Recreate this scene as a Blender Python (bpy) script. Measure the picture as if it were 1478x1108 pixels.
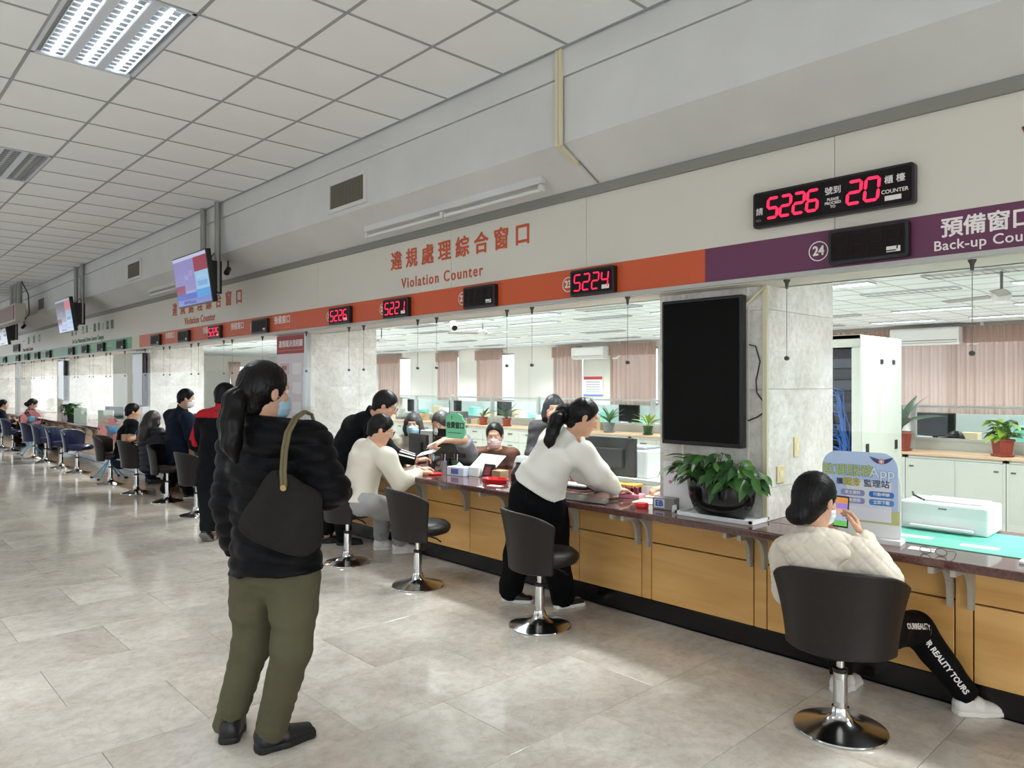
import bpy, bmesh, math, random
import numpy as np
from mathutils import Matrix, Vector
random.seed(7); rng = np.random.default_rng(7)
S = bpy.context.scene
for o in list(bpy.data.objects): bpy.data.objects.remove(o)
COL = S.collection

# ------------------------------------------------------------------ camera
CAM_H = 1.55; FPX = 1057.0; HEAD = math.radians(43.33)   # world +Y runs along the counter, +X into the office
cd = bpy.data.cameras.new('camera'); cd.sensor_width = 36.0; cd.lens = FPX/1478*36.0; cd.clip_start = .05; cd.clip_end = 200
cam = bpy.data.objects.new('camera', cd); COL.objects.link(cam)
cam.location = (0, 0, CAM_H); cam.rotation_euler = (math.radians(90), 0, -HEAD); S.camera = cam

# ------------------------------------------------------------------ world, daylight, exposure
S.view_settings.view_transform = 'Standard'; S.view_settings.look = 'None'
S.view_settings.exposure = 0.0; S.view_settings.gamma = 1.0; S.view_settings.use_curve_mapping = False
W = bpy.data.worlds.new('overcast'); S.world = W; W.use_nodes = True
W.node_tree.nodes['Background'].inputs[0].default_value = (.86, .93, 1, 1)
W.node_tree.nodes['Background'].inputs[1].default_value = 1.9

def area(name, loc, rot, sx, sy, power, col=(1, 1, 1)):
    l = bpy.data.lights.new(name, 'AREA'); l.shape = 'RECTANGLE'; l.size = sx; l.size_y = sy; l.energy = power; l.color = col
    o = bpy.data.objects.new(name, l); COL.objects.link(o); o.location = loc; o.rotation_euler = rot; return o
HALL_WIN = [(-3.2, 2.6), (1.2, 2.6), (5.2, 2.4), (14.4, 2.6), (18.8, 2.6), (23.2, 2.6), (27.6, 2.6)]   # y centre, width, on the far side of the hall
for i, (y, w) in enumerate(HALL_WIN):
    area('daylight_window', (-6.75, y, 1.75), (0, math.radians(-90), 0), 2.3, w, 24, (.95, .98, 1))
area('daylight_entrance', (-1.2, -5.9, 1.6), (math.radians(90), 0, 0), 6.5, 2.7, 165, (.95, .98, 1))
area('daylight_end', (-1.5, 33.8, 1.6), (math.radians(-90), 0, 0), 6.5, 2.6, 70, (.95, .98, 1))

# ------------------------------------------------------------------ helpers
def lin(c):
    return tuple(((v/255)/12.92 if v/255 <= .04045 else ((v/255+.055)/1.055)**2.4) for v in c)
MATS = {}
def M_screen(name, c, e):
    m = M(name, (4, 4, 5), .25, emit=e); m.node_tree.nodes['Principled BSDF'].inputs['Emission Color'].default_value = (*lin(c), 1); return m
def M(name, c, rough=.5, metal=0., noise=None, bump=None, emit=0., spec=.5, coat=0., stretch=None, c2=None, sheen=0.):
    """noise=(scale, amount, detail) varies the colour; bump=(scale, strength); c2 second colour of the variation"""
    if name in MATS: return MATS[name]
    m = bpy.data.materials.new(name); m.use_nodes = True; nt = m.node_tree; b = nt.nodes['Principled BSDF']
    col = (*lin(c), 1)
    b.inputs['Base Color'].default_value = col; b.inputs['Roughness'].default_value = rough
    b.inputs['Metallic'].default_value = metal; b.inputs['Specular IOR Level'].default_value = spec
    b.inputs['Coat Weight'].default_value = coat; b.inputs['Coat Roughness'].default_value = .08
    if sheen: b.inputs['Sheen Weight'].default_value = sheen
    if emit:
        b.inputs['Emission Color'].default_value = col; b.inputs['Emission Strength'].default_value = emit
    vec = None
    if noise or bump:
        tc = nt.nodes.new('ShaderNodeTexCoord'); mp = nt.nodes.new('ShaderNodeMapping')
        nt.links.new(tc.outputs['Object'], mp.inputs[0]); vec = mp.outputs[0]
        if stretch: mp.inputs['Scale'].default_value = stretch
    if noise:
        n = nt.nodes.new('ShaderNodeTexNoise'); n.inputs['Scale'].default_value = noise[0]
        n.inputs['Detail'].default_value = noise[2] if len(noise) > 2 else 4
        nt.links.new(vec, n.inputs['Vector'])
        r = nt.nodes.new('ShaderNodeValToRGB'); r.color_ramp.elements[0].position = .3; r.color_ramp.elements[1].position = .7
        a = noise[1]
        if c2: r.color_ramp.elements[0].color = (*lin(c2), 1); r.color_ramp.elements[1].color = col
        else:
            r.color_ramp.elements[0].color = tuple(v*(1-a) for v in col[:3])+(1,)
            r.color_ramp.elements[1].color = tuple(min(1, v*(1+a)) for v in col[:3])+(1,)
        nt.links.new(n.outputs['Fac'], r.inputs[0]); nt.links.new(r.outputs[0], b.inputs['Base Color'])
    if bump:
        n = nt.nodes.new('ShaderNodeTexNoise'); n.inputs['Scale'].default_value = bump[0]; n.inputs['Detail'].default_value = 3
        nt.links.new(vec, n.inputs['Vector'])
        bp = nt.nodes.new('ShaderNodeBump'); bp.inputs['Strength'].default_value = bump[1]; bp.inputs['Distance'].default_value = .01
        nt.links.new(n.outputs['Fac'], bp.inputs['Height']); nt.links.new(bp.outputs[0], b.inputs['Normal'])
    MATS[name] = m; return m

def glass_mat(name, tint=(1, 1, 1), refl=.09):
    m = bpy.data.materials.new(name); m.use_nodes = True; nt = m.node_tree; nt.nodes.clear()
    out = nt.nodes.new('ShaderNodeOutputMaterial'); mx = nt.nodes.new('ShaderNodeMixShader')
    tr = nt.nodes.new('ShaderNodeBsdfTransparent'); gl = nt.nodes.new('ShaderNodeBsdfGlossy')
    tr.inputs[0].default_value = (*tint, 1); gl.inputs['Roughness'].default_value = .01
    lf = nt.nodes.new('ShaderNodeLayerWeight'); pw = nt.nodes.new('ShaderNodeMath'); pw.operation = 'POWER'; pw.inputs[1].default_value = 5
    nt.links.new(lf.outputs['Facing'], pw.inputs[0]); lw = nt.nodes.new('ShaderNodeMath'); lw.operation = 'MULTIPLY_ADD'; lw.inputs[1].default_value = .2; lw.inputs[2].default_value = refl*.15; nt.links.new(pw.outputs[0], lw.inputs[0])
    nt.links.new(lw.outputs[0], mx.inputs[0]); nt.links.new(tr.outputs[0], mx.inputs[1]); nt.links.new(gl.outputs[0], mx.inputs[2])
    nt.links.new(mx.outputs[0], out.inputs[0]); MATS[name] = m; return m

def marble_mat(name, base, vein, scale, rough, rnd=.06, warm=(.98, .95, .9)):
    """polished marble: cloudy base, thin veins, each piece a little lighter or darker"""
    m = bpy.data.materials.new(name); m.use_nodes = True; nt = m.node_tree; b = nt.nodes['Principled BSDF']
    L = nt.links.new; N = nt.nodes.new
    tc = N('ShaderNodeTexCoord'); oi = N('ShaderNodeObjectInfo')
    ad = N('ShaderNodeVectorMath'); ad.operation = 'MULTIPLY_ADD'
    L(oi.outputs['Random'], ad.inputs[0]); ad.inputs[1].default_value = (13, 7, 5); geo = N('ShaderNodeNewGeometry'); L(geo.outputs['Position'], ad.inputs[2])
    n1 = N('ShaderNodeTexNoise'); n1.inputs['Scale'].default_value = scale; n1.inputs['Detail'].default_value = 6; n1.inputs['Roughness'].default_value = .62; n1.inputs['Distortion'].default_value = .8
    L(ad.outputs[0], n1.inputs['Vector'])
    r1 = N('ShaderNodeValToRGB'); e = r1.color_ramp.elements; e[0].position = .33; e[1].position = .66
    e[0].color = (*lin(vein), 1); e[1].color = (*lin(base), 1)
    L(n1.outputs['Fac'], r1.inputs[0])
    n2 = N('ShaderNodeTexNoise'); n2.inputs['Scale'].default_value = scale*2.6; n2.inputs['Detail'].default_value = 5; n2.inputs['Distortion'].default_value = 1.6
    L(ad.outputs[0], n2.inputs['Vector'])
    r2 = N('ShaderNodeValToRGB'); e = r2.color_ramp.elements; e[0].position = .475; e[0].color = (1, 1, 1, 1); e[1].position = .525; e[1].color = (1, 1, 1, 1)
    k = r2.color_ramp.elements.new(.5); k.color = (.90, .87, .83, 1)
    L(n2.outputs['Fac'], r2.inputs[0])
    mx = N('ShaderNodeMix'); mx.data_type = 'RGBA'; mx.blend_type = 'MULTIPLY'; mx.inputs[0].default_value = .8
    L(r1.outputs[0], mx.inputs[6]); L(r2.outputs[0], mx.inputs[7])
    n3 = N('ShaderNodeTexNoise'); n3.inputs['Scale'].default_value = scale*9; n3.inputs['Detail'].default_value = 5; n3.inputs['Roughness'].default_value = .7; L(ad.outputs[0], n3.inputs['Vector'])
    r3 = N('ShaderNodeValToRGB'); e = r3.color_ramp.elements; e[0].position = .34; e[0].color = (.80, .775, .74, 1); e[1].position = .58; e[1].color = (1, 1, 1, 1); L(n3.outputs['Fac'], r3.inputs[0])
    mz = N('ShaderNodeMix'); mz.data_type = 'RGBA'; mz.blend_type = 'MULTIPLY'; mz.inputs[0].default_value = .75; L(mx.outputs[2], mz.inputs[6]); L(r3.outputs[0], mz.inputs[7]); mx = mz
    mr = N('ShaderNodeMapRange'); mr.inputs[3].default_value = 1-rnd; mr.inputs[4].default_value = 1+rnd*.6
    L(oi.outputs['Random'], mr.inputs[0])
    mv = N('ShaderNodeVectorMath'); mv.operation = 'SCALE'; L(mx.outputs[2], mv.inputs[0]); L(mr.outputs[0], mv.inputs['Scale'])
    L(mv.outputs[0], b.inputs['Base Color'])
    rr = N('ShaderNodeMapRange'); rr.inputs[3].default_value = rough*.7; rr.inputs[4].default_value = rough*1.5
    L(n1.outputs['Fac'], rr.inputs[0]); L(rr.outputs[0], b.inputs['Roughness'])
    MATS[name] = m; return m

def wood_mat(name, a, c, scale, rough, axis=(1, .12, .6)):
    m = bpy.data.materials.new(name); m.use_nodes = True; nt = m.node_tree; b = nt.nodes['Principled BSDF']; L = nt.links.new; N = nt.nodes.new
    geo = N('ShaderNodeNewGeometry'); oi = N('ShaderNodeObjectInfo'); ad = N('ShaderNodeVectorMath'); ad.operation = 'MULTIPLY_ADD'
    L(oi.outputs['Random'], ad.inputs[0]); ad.inputs[1].default_value = (9, 4, 6); L(geo.outputs['Position'], ad.inputs[2])
    mp = N('ShaderNodeMapping'); mp.inputs['Scale'].default_value = axis; L(ad.outputs[0], mp.inputs[0])
    n = N('ShaderNodeTexNoise'); n.inputs['Scale'].default_value = scale; n.inputs['Detail'].default_value = 5; n.inputs['Distortion'].default_value = .5
    L(mp.outputs[0], n.inputs['Vector'])
    r = N('ShaderNodeValToRGB'); e = r.color_ramp.elements; e[0].position = .3; e[1].position = .72
    e[0].color = (*lin(a), 1); e[1].color = (*lin(c), 1); L(n.outputs['Fac'], r.inputs[0]); L(r.outputs[0], b.inputs['Base Color'])
    b.inputs['Roughness'].default_value = rough
    MATS[name] = m; return m

def link(name, me, mat, parent=None, world=False):
    o = bpy.data.objects.new(name, me)
    if mat and not me.materials: me.materials.append(mat)
    COL.objects.link(o)
    if parent:
        o.parent = parent
        if world and parent.parent is None: o.matrix_parent_inverse = parent.matrix_basis.inverted()
    return o
def tag(o, label=None, cat=None, group=None, kind=None):
    if label: o['label'] = label
    if cat: o['category'] = cat
    if group: o['group'] = group
    if kind: o['kind'] = kind
    return o
def thing(name, label, cat, loc=(0, 0, 0), rz=0., group=None):
    o = bpy.data.objects.new(name, None); COL.objects.link(o); o.location = loc; o.rotation_euler = (0, 0, rz); o.empty_display_size = .1
    o.matrix_basis = Matrix.Translation(loc) @ Matrix.Rotation(rz, 4, 'Z')
    return tag(o, label, cat, group)
def lamp_light(par, loc, sx, sy, power, col=(.94, .98, 1), spread=118):
    l = bpy.data.lights.new('lamp_light', 'AREA'); l.shape = 'RECTANGLE'; l.size = sx; l.size_y = sy; l.energy = power; l.color = col; l.spread = math.radians(spread)
    o = bpy.data.objects.new('lamp_light', l); COL.objects.link(o); o.parent = par; o.location = loc; return o
def copy_tree(o, parent=None):
    c = o.copy(); COL.objects.link(c)
    if parent: c.parent = parent
    for ch in list(o.children): copy_tree(ch, c)
    return c
def place(o, loc, rz, label=None, group=None):
    o.location = loc; o.rotation_euler = (0, 0, rz)
    if label: o['label'] = label
    if group: o['group'] = group
    return o

class MB:
    """collects shapes for ONE mesh object"""
    def __init__(s): s.v = []; s.f = []
    def add(s, vs, fs):
        n = len(s.v); s.v += [tuple(map(float, p)) for p in vs]; s.f += [tuple(n+i for i in f) for f in fs]; return s
    def box(s, lo, hi):
        x0, y0, z0 = lo; x1, y1, z1 = hi
        return s.add([(x0,y0,z0),(x1,y0,z0),(x1,y1,z0),(x0,y1,z0),(x0,y0,z1),(x1,y0,z1),(x1,y1,z1),(x0,y1,z1)],
                     [(0,3,2,1),(4,5,6,7),(0,1,5,4),(1,2,6,5),(2,3,7,6),(3,0,4,7)])
    def obox(s, c, half, R):
        c = Vector(c); n = []
        for dz in (-1, 1):
            for dx, dy in ((-1,-1),(1,-1),(1,1),(-1,1)):
                n.append(c + R @ Vector((dx*half[0], dy*half[1], dz*half[2])))
        return s.add(n, [(0,3,2,1),(4,5,6,7),(0,1,5,4),(1,2,6,5),(2,3,7,6),(3,0,4,7)])
    def tube(s, pts, r, n=8, caps=True):
        pts = [Vector(p) for p in pts]; rs = r if isinstance(r, (list, tuple)) else [r]*len(pts)
        vs = []; fs = []; side = None
        for i, p in enumerate(pts):
            t = (pts[min(i+1, len(pts)-1)]-pts[max(i-1, 0)]).normalized()
            if side is None: side = t.orthogonal().normalized()
            else:
                side = side - t*side.dot(t); side = side.normalized() if side.length > 1e-6 else t.orthogonal().normalized()
            up = t.cross(side)
            for k in range(n):
                a = 2*math.pi*k/n; vs.append(p+side*math.cos(a)*rs[i]+up*math.sin(a)*rs[i])
        for i in range(len(pts)-1):
            for k in range(n):
                a, b = i*n+k, i*n+(k+1) % n; fs.append((a, b, b+n, a+n))
        if caps: fs.append(tuple(range(n-1, -1, -1))); fs.append(tuple((len(pts)-1)*n+k for k in range(n)))
        return s.add(vs, fs)
    def lathe(s, prof, n=24, c=(0, 0, 0), sx=1., sy=1., axis=None):
        c = Vector(c); vs = []; fs = []; m = len(prof)
        R = Matrix.Identity(3)
        if axis is not None:
            z = Vector(axis).normalized(); x = z.orthogonal().normalized(); R = Matrix((x, z.cross(x), z)).transposed()
        for (r, z) in prof:
            for k in range(n):
                a = 2*math.pi*k/n; vs.append(c+R @ Vector((r*math.cos(a)*sx, r*math.sin(a)*sy, z)))
        for i in range(m-1):
            for k in range(n):
                a, b = i*n+k, i*n+(k+1) % n; fs.append((a, b, b+n, a+n))
        if prof[0][0] > 1e-5: fs.append(tuple(range(n-1, -1, -1)))
        if prof[-1][0] > 1e-5: fs.append(tuple((m-1)*n+k for k in range(n)))
        return s.add(vs, fs)
    def prism(s, poly, o, ax, ay, th):
        """2-D outline poly placed at o along axes ax, ay, given thickness along ax x ay"""
        o, ax, ay = Vector(o), Vector(ax), Vector(ay); nz = ax.cross(ay).normalized()*th; n = len(poly)
        a = [o+ax*p[0]+ay*p[1] for p in poly]
        return s.add(a+[q+nz for q in a], [tuple(range(n-1, -1, -1)), tuple(range(n, 2*n))]+[(i, (i+1) % n, n+(i+1) % n, n+i) for i in range(n)])
    def grid(s, fn, nu, nv, closeu=False):
        vs = [fn(i/nu if closeu else i/(nu-1), j/(nv-1)) for j in range(nv) for i in range(nu)]
        fs = []
        for j in range(nv-1):
            for i in range(nu if closeu else nu-1):
                a, b = j*nu+i, j*nu+(i+1) % nu; fs.append((a, b, b+nu, a+nu))
        return s.add(vs, fs)
    def mesh(s, name, smooth=False, bevel=0., seg=2, sharp=40):
        me = bpy.data.meshes.new(name); me.from_pydata(s.v, [], s.f)
        if bevel:
            bm = bmesh.new(); bm.from_mesh(me); bmesh.ops.remove_doubles(bm, verts=bm.verts, dist=1e-6)
            es = [e for e in bm.edges if len(e.link_faces) == 2 and e.calc_face_angle(0) > math.radians(35)]
            bmesh.ops.bevel(bm, geom=es, offset=bevel, segments=seg, affect='EDGES', profile=.5, clamp_overlap=True)
            bm.to_mesh(me); bm.free()
        if smooth:
            me.polygons.foreach_set('use_smooth', [True]*len(me.polygons)); me.set_sharp_from_angle(angle=math.radians(sharp))
        me.validate(); me.update(); return me
    def build(s, name, mat, parent=None, world=False, smooth=False, bevel=0., seg=2, sharp=40):
        return link(name, s.mesh(name, smooth, bevel, seg, sharp), mat, parent, world)

def rrect(w, h, r, n=4):
    """rounded rectangle outline centred on 0"""
    out = []
    for cx, cy, a0 in ((w/2-r, -h/2+r, -90), (w/2-r, h/2-r, 0), (-w/2+r, h/2-r, 90), (-w/2+r, -h/2+r, 180)):
        for k in range(n+1):
            a = math.radians(a0+90*k/n); out.append((cx+r*math.cos(a), cy+r*math.sin(a)))
    return out
def lettering(body, size, loc, right, up, mat, parent, align='CENTER', ext=.002, bold=0., name='lettering', world=True, spacing=1., xs=1.):
    """flat raised lettering; right/up are the reading directions"""
    cu = bpy.data.curves.new('t', 'FONT'); cu.body = body; cu.size = size; cu.extrude = ext; cu.align_x = align; cu.align_y = 'CENTER'; cu.resolution_u = 3; cu.space_character = spacing
    t = bpy.data.objects.new('t', cu); COL.objects.link(t)
    bpy.context.view_layer.update()
    me = bpy.data.meshes.new_from_object(t.evaluated_get(bpy.context.evaluated_depsgraph_get()))
    bpy.data.objects.remove(t); bpy.data.curves.remove(cu)
    r, u = Vector(right).normalized(), Vector(up).normalized(); n = r.cross(u)
    R = Matrix((r*xs, u, n)).transposed().to_4x4(); me.transform(Matrix.Translation(loc) @ R)
    me.materials.clear()
    if bold:
        nv = len(me.vertices); co = np.empty(nv*3, np.float32); me.vertices.foreach_get('co', co); co = co.reshape(-1, 3); fs = [tuple(p.vertices) for p in me.polygons]; vs = []; fo = []
        for k, (a, b) in enumerate(((0, 0), (1, 0), (-1, 0), (0, 1), (0, -1), (.7, .7), (-.7, .7), (.7, -.7), (-.7, -.7))):
            d = np.array(r*(a*bold)+u*(b*bold)+n*(.00004*k)); fo += [tuple(i+len(vs)*nv for i in f) for f in fs]; vs.append(co+d)
        me = bpy.data.meshes.new(name); me.from_pydata(np.concatenate(vs).tolist(), [], fo)
    return link(name, me, mat, parent, world)
def V(*a): return np.array(a, dtype=float)
def nrm(a): return a/max(np.linalg.norm(a), 1e-9)
SINH, COSH = math.sin(HEAD), math.cos(HEAD)
def at(u, v, d):
    """the point at photo pixel (u, v), d metres ahead of the camera"""
    x = (u-739)/FPX
    return np.array((d*(SINH+x*COSH), d*(COSH-x*SINH), CAM_H-(v-554)*d/FPX))
def hd(deg, pitch=0.):
    a, p = math.radians(deg), math.radians(pitch)
    return np.array((math.sin(a)*math.cos(p), math.cos(a)*math.cos(p), math.sin(p)))
# ================================================================== THE HALL
ZC = 3.667; XF = 3.41; XS = 3.79; ZB = 2.146; ZBT = 2.345; ZS = 2.118; XP = 3.98; XW = 3.66; ZT = .76
Y0, Y1 = -5.0, 33.0; XL = -6.5; XO = 17.4; ZO = 2.82
m_white = M('painted_wall', (226, 223, 214), .75, noise=(2.5, .03)); m_beam = M('painted_beam', (204, 204, 201), .8, noise=(1.6, .06, 6), bump=(14, .12))
m_sign = M('sign_panel', (206, 201, 189), .45); m_trim = M('grey_trim', (128, 127, 120), .5); m_tile = M('ceiling_tile', (232, 234, 233), .9, noise=(1.2, .03))
m_grid = M('ceiling_grid', (150, 153, 154), .5); m_oran = M('orange_band', (196, 82, 38), .45); m_purp = M('purple_band', (98, 44, 78), .45); m_green = M('green_band', (88, 150, 108), .45)
m_cream = M('cream_band', (206, 198, 170), .5); m_alu = M('aluminium', (190, 190, 190), .35, .8); m_chrome = M('chrome', (205, 205, 205), .08, 1.); m_black = M('black_plastic', (16, 16, 17), .35)
m_floor = marble_mat('marble_floor', (236, 229, 218), (206, 196, 184), 1.7, .10); m_clad = marble_mat('marble_cladding', (233, 231, 227), (208, 203, 196), 2.6, .22, .03)
m_joint = M('joint', (196, 188, 176), .5); m_off = M('office_wall', (230, 228, 221), .8); m_otile = M('office_tile', (222, 228, 227), .9)
m_wood = wood_mat('counter_wood', (212, 158, 86), (234, 186, 116), 5, .38, (.6, .25, 2.2)); m_stone = M('counter_stone', (92, 62, 58), .07, noise=(90, .35, 3), spec=.6); m_kick = M('black_skirting', (14, 14, 15), .16, noise=(9, .3))
m_office_floor = M('office_floor', (176, 174, 166), .4)
m_glass = glass_mat('clear_screen', (.97, .985, .98), .10); m_pane = glass_mat('window_glass', (.96, .98, 1), .1)

def struct(o): o['kind'] = 'structure'; return o
# floor: polished marble tiles in brick bond; the ones in front of the camera are pieces, the rest is laid as one
fl = struct(MB().box((XL-.2, Y0-.2, -.12), (XP+.2, Y1+.2, -.012)).build('floor', m_joint))
def tile_mesh(w, d, t, name, g=.0012, bev=.0012):
    return MB().box((-w/2+g, -d/2+g, -t), (w/2-g, d/2-g, 0)).mesh(name, bevel=bev, seg=1)
me = tile_mesh(.9, .6, .012, 'marble_tile'); me.materials.append(m_floor); rest = MB(); near = []
for j in range(int((Y1-Y0)/.6)):
    yy = 1.03-.6*11+.6*j+.3
    if not Y0 < yy < Y1: continue
    for i in range(13):
        xx = 3.56-.45-.9*i+(.45 if j % 2 else 0)+.9
        if xx > XP+.2 or xx < XL: continue
        dd = xx*SINH+yy*COSH; uu = 739+FPX*(xx*COSH-yy*SINH)/dd if dd > .3 else -9e3
        near.append((dd if dd > .3 and -260 < uu < 1700 else 1e3, xx, yy))
near.sort()
for k, (d, xx, yy) in enumerate(near):
    if k < 290: o = link('marble_tile', me, None, fl); o.location = (xx, yy, 0)
    else: rest.box((xx-.4488, yy-.2988, -.012), (xx+.4488, yy+.2988, 0))
tag(rest.build('distant_marble_tiles', m_floor, fl), kind='stuff')

# ceiling: lay-in tiles on a grey T-bar grid
TX = [XF-.02]+[2.79-.61*i for i in range(16)]; TY0 = 3.084-.6*13
ce = struct(MB().box((XL-.2, Y0-.2, ZC+.012), (XF+.1, Y1+.2, ZC+.12)).build('ceiling', m_grid))
LAMPS = [(1, 4.284), (1, 7.884), (1, 11.484), (1, 15.084), (1, -.516), (5, 4.284), (5, 9.084), (5, 13.88), (5, -.516), (5, 18.68), (9, 4.284), (9, 9.084)]   # tile column (2.. from the beam), y start
lampcells = {(c+2, round((y-TY0)/.6)+q) for c, y in LAMPS for q in (0, 1)}
tm = MB().box((-.298, -.293, 0), (.298, .293, .012)).mesh('ceiling_tile', bevel=.003, seg=1); tm.materials.append(m_tile)
cells = []
for j in range(int((Y1-TY0)/.6)):
    yy = TY0+.6*j+.3
    for i in range(len(TX)-1):
        xx = (TX[i]+TX[i+1])/2
        if (i, j) in lampcells: continue
        dd = xx*SINH+yy*COSH; uu = 739+FPX*(xx*COSH-yy*SINH)/dd if dd > .3 else -9e3
        cells.append((dd if dd > .3 and -200 < uu < 1600 else 1e3, xx, yy, TX[i]-TX[i+1]))
cells.sort(); rest = MB()
for k, (d, xx, yy, w) in enumerate(cells):
    if k < 290:
        o = link('ceiling_tile', tm, None, ce); o.location = (xx, yy, ZC); o.scale = ((w-.014)/.596, 1, 1)
    else: rest.box((xx-w/2+.007, yy-.293, ZC), (xx+w/2-.007, yy+.293, ZC+.012))
tag(rest.build('distant_ceiling_tiles', m_tile, ce), kind='stuff')
gb = MB(); busy = sorted(LAMPS)
for x in TX[:-1]: gb.box((x-.010, TY0, ZC-.0035), (x+.010, Y1, ZC+.012))
for j in range(int((Y1-TY0)/.6)+1):
    for i in range(len(TX)-1):
        if (i, j) in lampcells and (i, j-1) in lampcells: continue
        gb.box((TX[i+1]+.012, TY0+.6*j-.010, ZC-.0032), (TX[i]-.012, TY0+.6*j+.010, ZC+.012))
tag(gb.build('grid_bars', m_grid, ce), kind='stuff')

# the beam over the counters: fascia strip, front face, sloping underside, sign wall
struct(MB().box((XF, Y0, 3.494), (XF+.5, Y1, ZC+.05)).build('trim_1', m_beam))
bm_ = MB()
for a, b in ((Y0, 3.15), (3.156, Y1)):
    bm_.prism([(XF+.012, 3.488), (XF+.012, 3.077), (XS, 2.88), (XS+.33, 2.88), (XS+.33, 3.488)], (0, b, 0), (1, 0, 0), (0, 0, 1), b-a)
struct(bm_.build('wall_beam', m_beam))
struct(MB().box((XS-.02, Y0, 2.822), (XS+.01, Y1, 2.885)).build('trim_2', m_trim))
sw = struct(MB().box((XS+.012, Y0, ZS+.02), (XS+.32, Y1, 2.95)).build('wall_sign', m_white))
edges = [Y0, -1.6, .05, 1.6, 3.28, 4.75, 6.98, 9.0, 11.2, 13.29, 15.7, 18.1, 20.5, 22.9, 25.3, 29, Y1]
for a, b in zip(edges[:-1], edges[1:]): MB().box((XS, a+.0015, ZB), (XS+.014, b-.0015, 2.84)).build('sign_panel', m_sign, sw)
for a, b, mt, nm in ((Y0, 2.358, m_purp, 'purple_band'), (2.358, 12.9, m_oran, 'orange_band'), (12.9, 13.29, m_cream, 'cream_band'), (13.29, Y1, m_green, 'green_band')):
    MB().box((XS-.002, a, ZB), (XS+.004, b, ZBT)).build(nm, mt, sw)
struct(MB().box((XS-.012, Y0, ZS+.004), (XS+.02, Y1, ZB)).build('trim_3', M('soffit_trim', (176, 175, 170), .4)))
sf = MB().box((XS+.02, Y0, ZS), (XS+.33, Y1, ZS+.022))
struct(sf.build('ceiling_soffit', M('soffit', (206, 201, 190), .7)))

# marble-clad pillars standing on the counter line
PIL = [2.07+5.43*k for k in range(-1, 6)]
for k, y in enumerate(PIL):
    pl = thing('trim_4', None, None, (XP, y, 0)); struct(pl)
    if k: pl.name = 'trim_%d' % (4+k)
    x1 = 4.83; w = .71
    MB().box((XP+.15, y, 0), (x1, y+w, .7)).box((XP+.0, y+.0, .72), (x1, y+w, 2.95)).build('pillar_core', m_joint, pl, True)
    for z0, z1 in ((ZT+.001, .95), (.95, 1.52), (1.52, 1.98), (1.98, 2.95)):
        MB().box((XP-.018, y-.018, z0+.001), (XP, y+w+.018, z1-.001)).build('marble_slab', m_clad, pl, True)
        MB().box((XP, y-.018, z0+.001), (x1, y, z1-.001)).build('marble_slab', m_clad, pl, True)
        MB().box((XP, y+w, z0+.001), (x1, y+w+.018, z1-.001)).build('marble_slab', m_clad, pl, True)
    for yy in (y+.10, y+w-.16):
        MB().box((XP-.0195, yy, 0.762), (XP-.0178, yy+.012, ZS)).build('joint_strip', M('pale_joint', (236, 232, 222), .4), pl, True)

# hall shell out of the frame: walls and windows that let the daylight in
def wall_with_windows(nm, x, wins, z0, z1, pane_x):
    mb = MB(); e = [Y0]+[q for y, w in wins for q in (y-w/2, y+w/2)]+[Y1]
    for i in range(0, len(e)-1, 2): mb.box((x-.2, e[i], 0), (x, e[i+1], ZC+.1))
    for y, w in wins: mb.box((x-.2, y-w/2, 0), (x, y+w/2, z0)); mb.box((x-.2, y-w/2, z1), (x, y+w/2, ZC+.1))
    struct(mb.build(nm, m_white))
wall_with_windows('wall_left', XL, HALL_WIN, .6, 2.9, XL)
for i, (y, w) in enumerate(HALL_WIN):
    wf = struct(thing('window_%d' % (i+1), None, None, (XL-.1, y, .6)))
    MB().box((XL-.12, y-w/2, .6), (XL-.06, y-w/2+.05, 2.9)).box((XL-.12, y+w/2-.05, .6), (XL-.06, y+w/2, 2.9)).box((XL-.12, y-.025, .6), (XL-.06, y+.025, 2.9)).box((XL-.12, y-w/2, .6), (XL-.06, y+w/2, .65)).box((XL-.12, y-w/2, 2.85), (XL-.06, y+w/2, 2.9)).build('window_frame', m_alu, wf, True)
    MB().box((XL-.095, y-w/2+.05, .65), (XL-.09, y+w/2-.05, 2.85)).build('pane', m_pane, wf, True)
struct(MB().box((XL-.2, Y0-.2, 0), (XS+.3, Y0, .25)).box((XL-.2, Y0-.2, 2.95), (XS+.3, Y0, ZC+.1)).box((XL-.2, Y0-.2, .25), (-4.5, Y0, 2.95)).box((2.1, Y0-.2, .25), (XS+.3, Y0, 2.95)).build('wall_back', m_white))
struct(MB().box((XL-.2, Y1, 0), (-4.8, Y1+.2, ZC+.1)).box((1.8, Y1, 0), (XS+.3, Y1+.2, ZC+.1)).box((-4.8, Y1, 2.95), (1.8, Y1+.2, ZC+.1)).box((-4.8, Y1, 0), (1.8, Y1+.2, .25)).build('wall_front', m_white))

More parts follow.
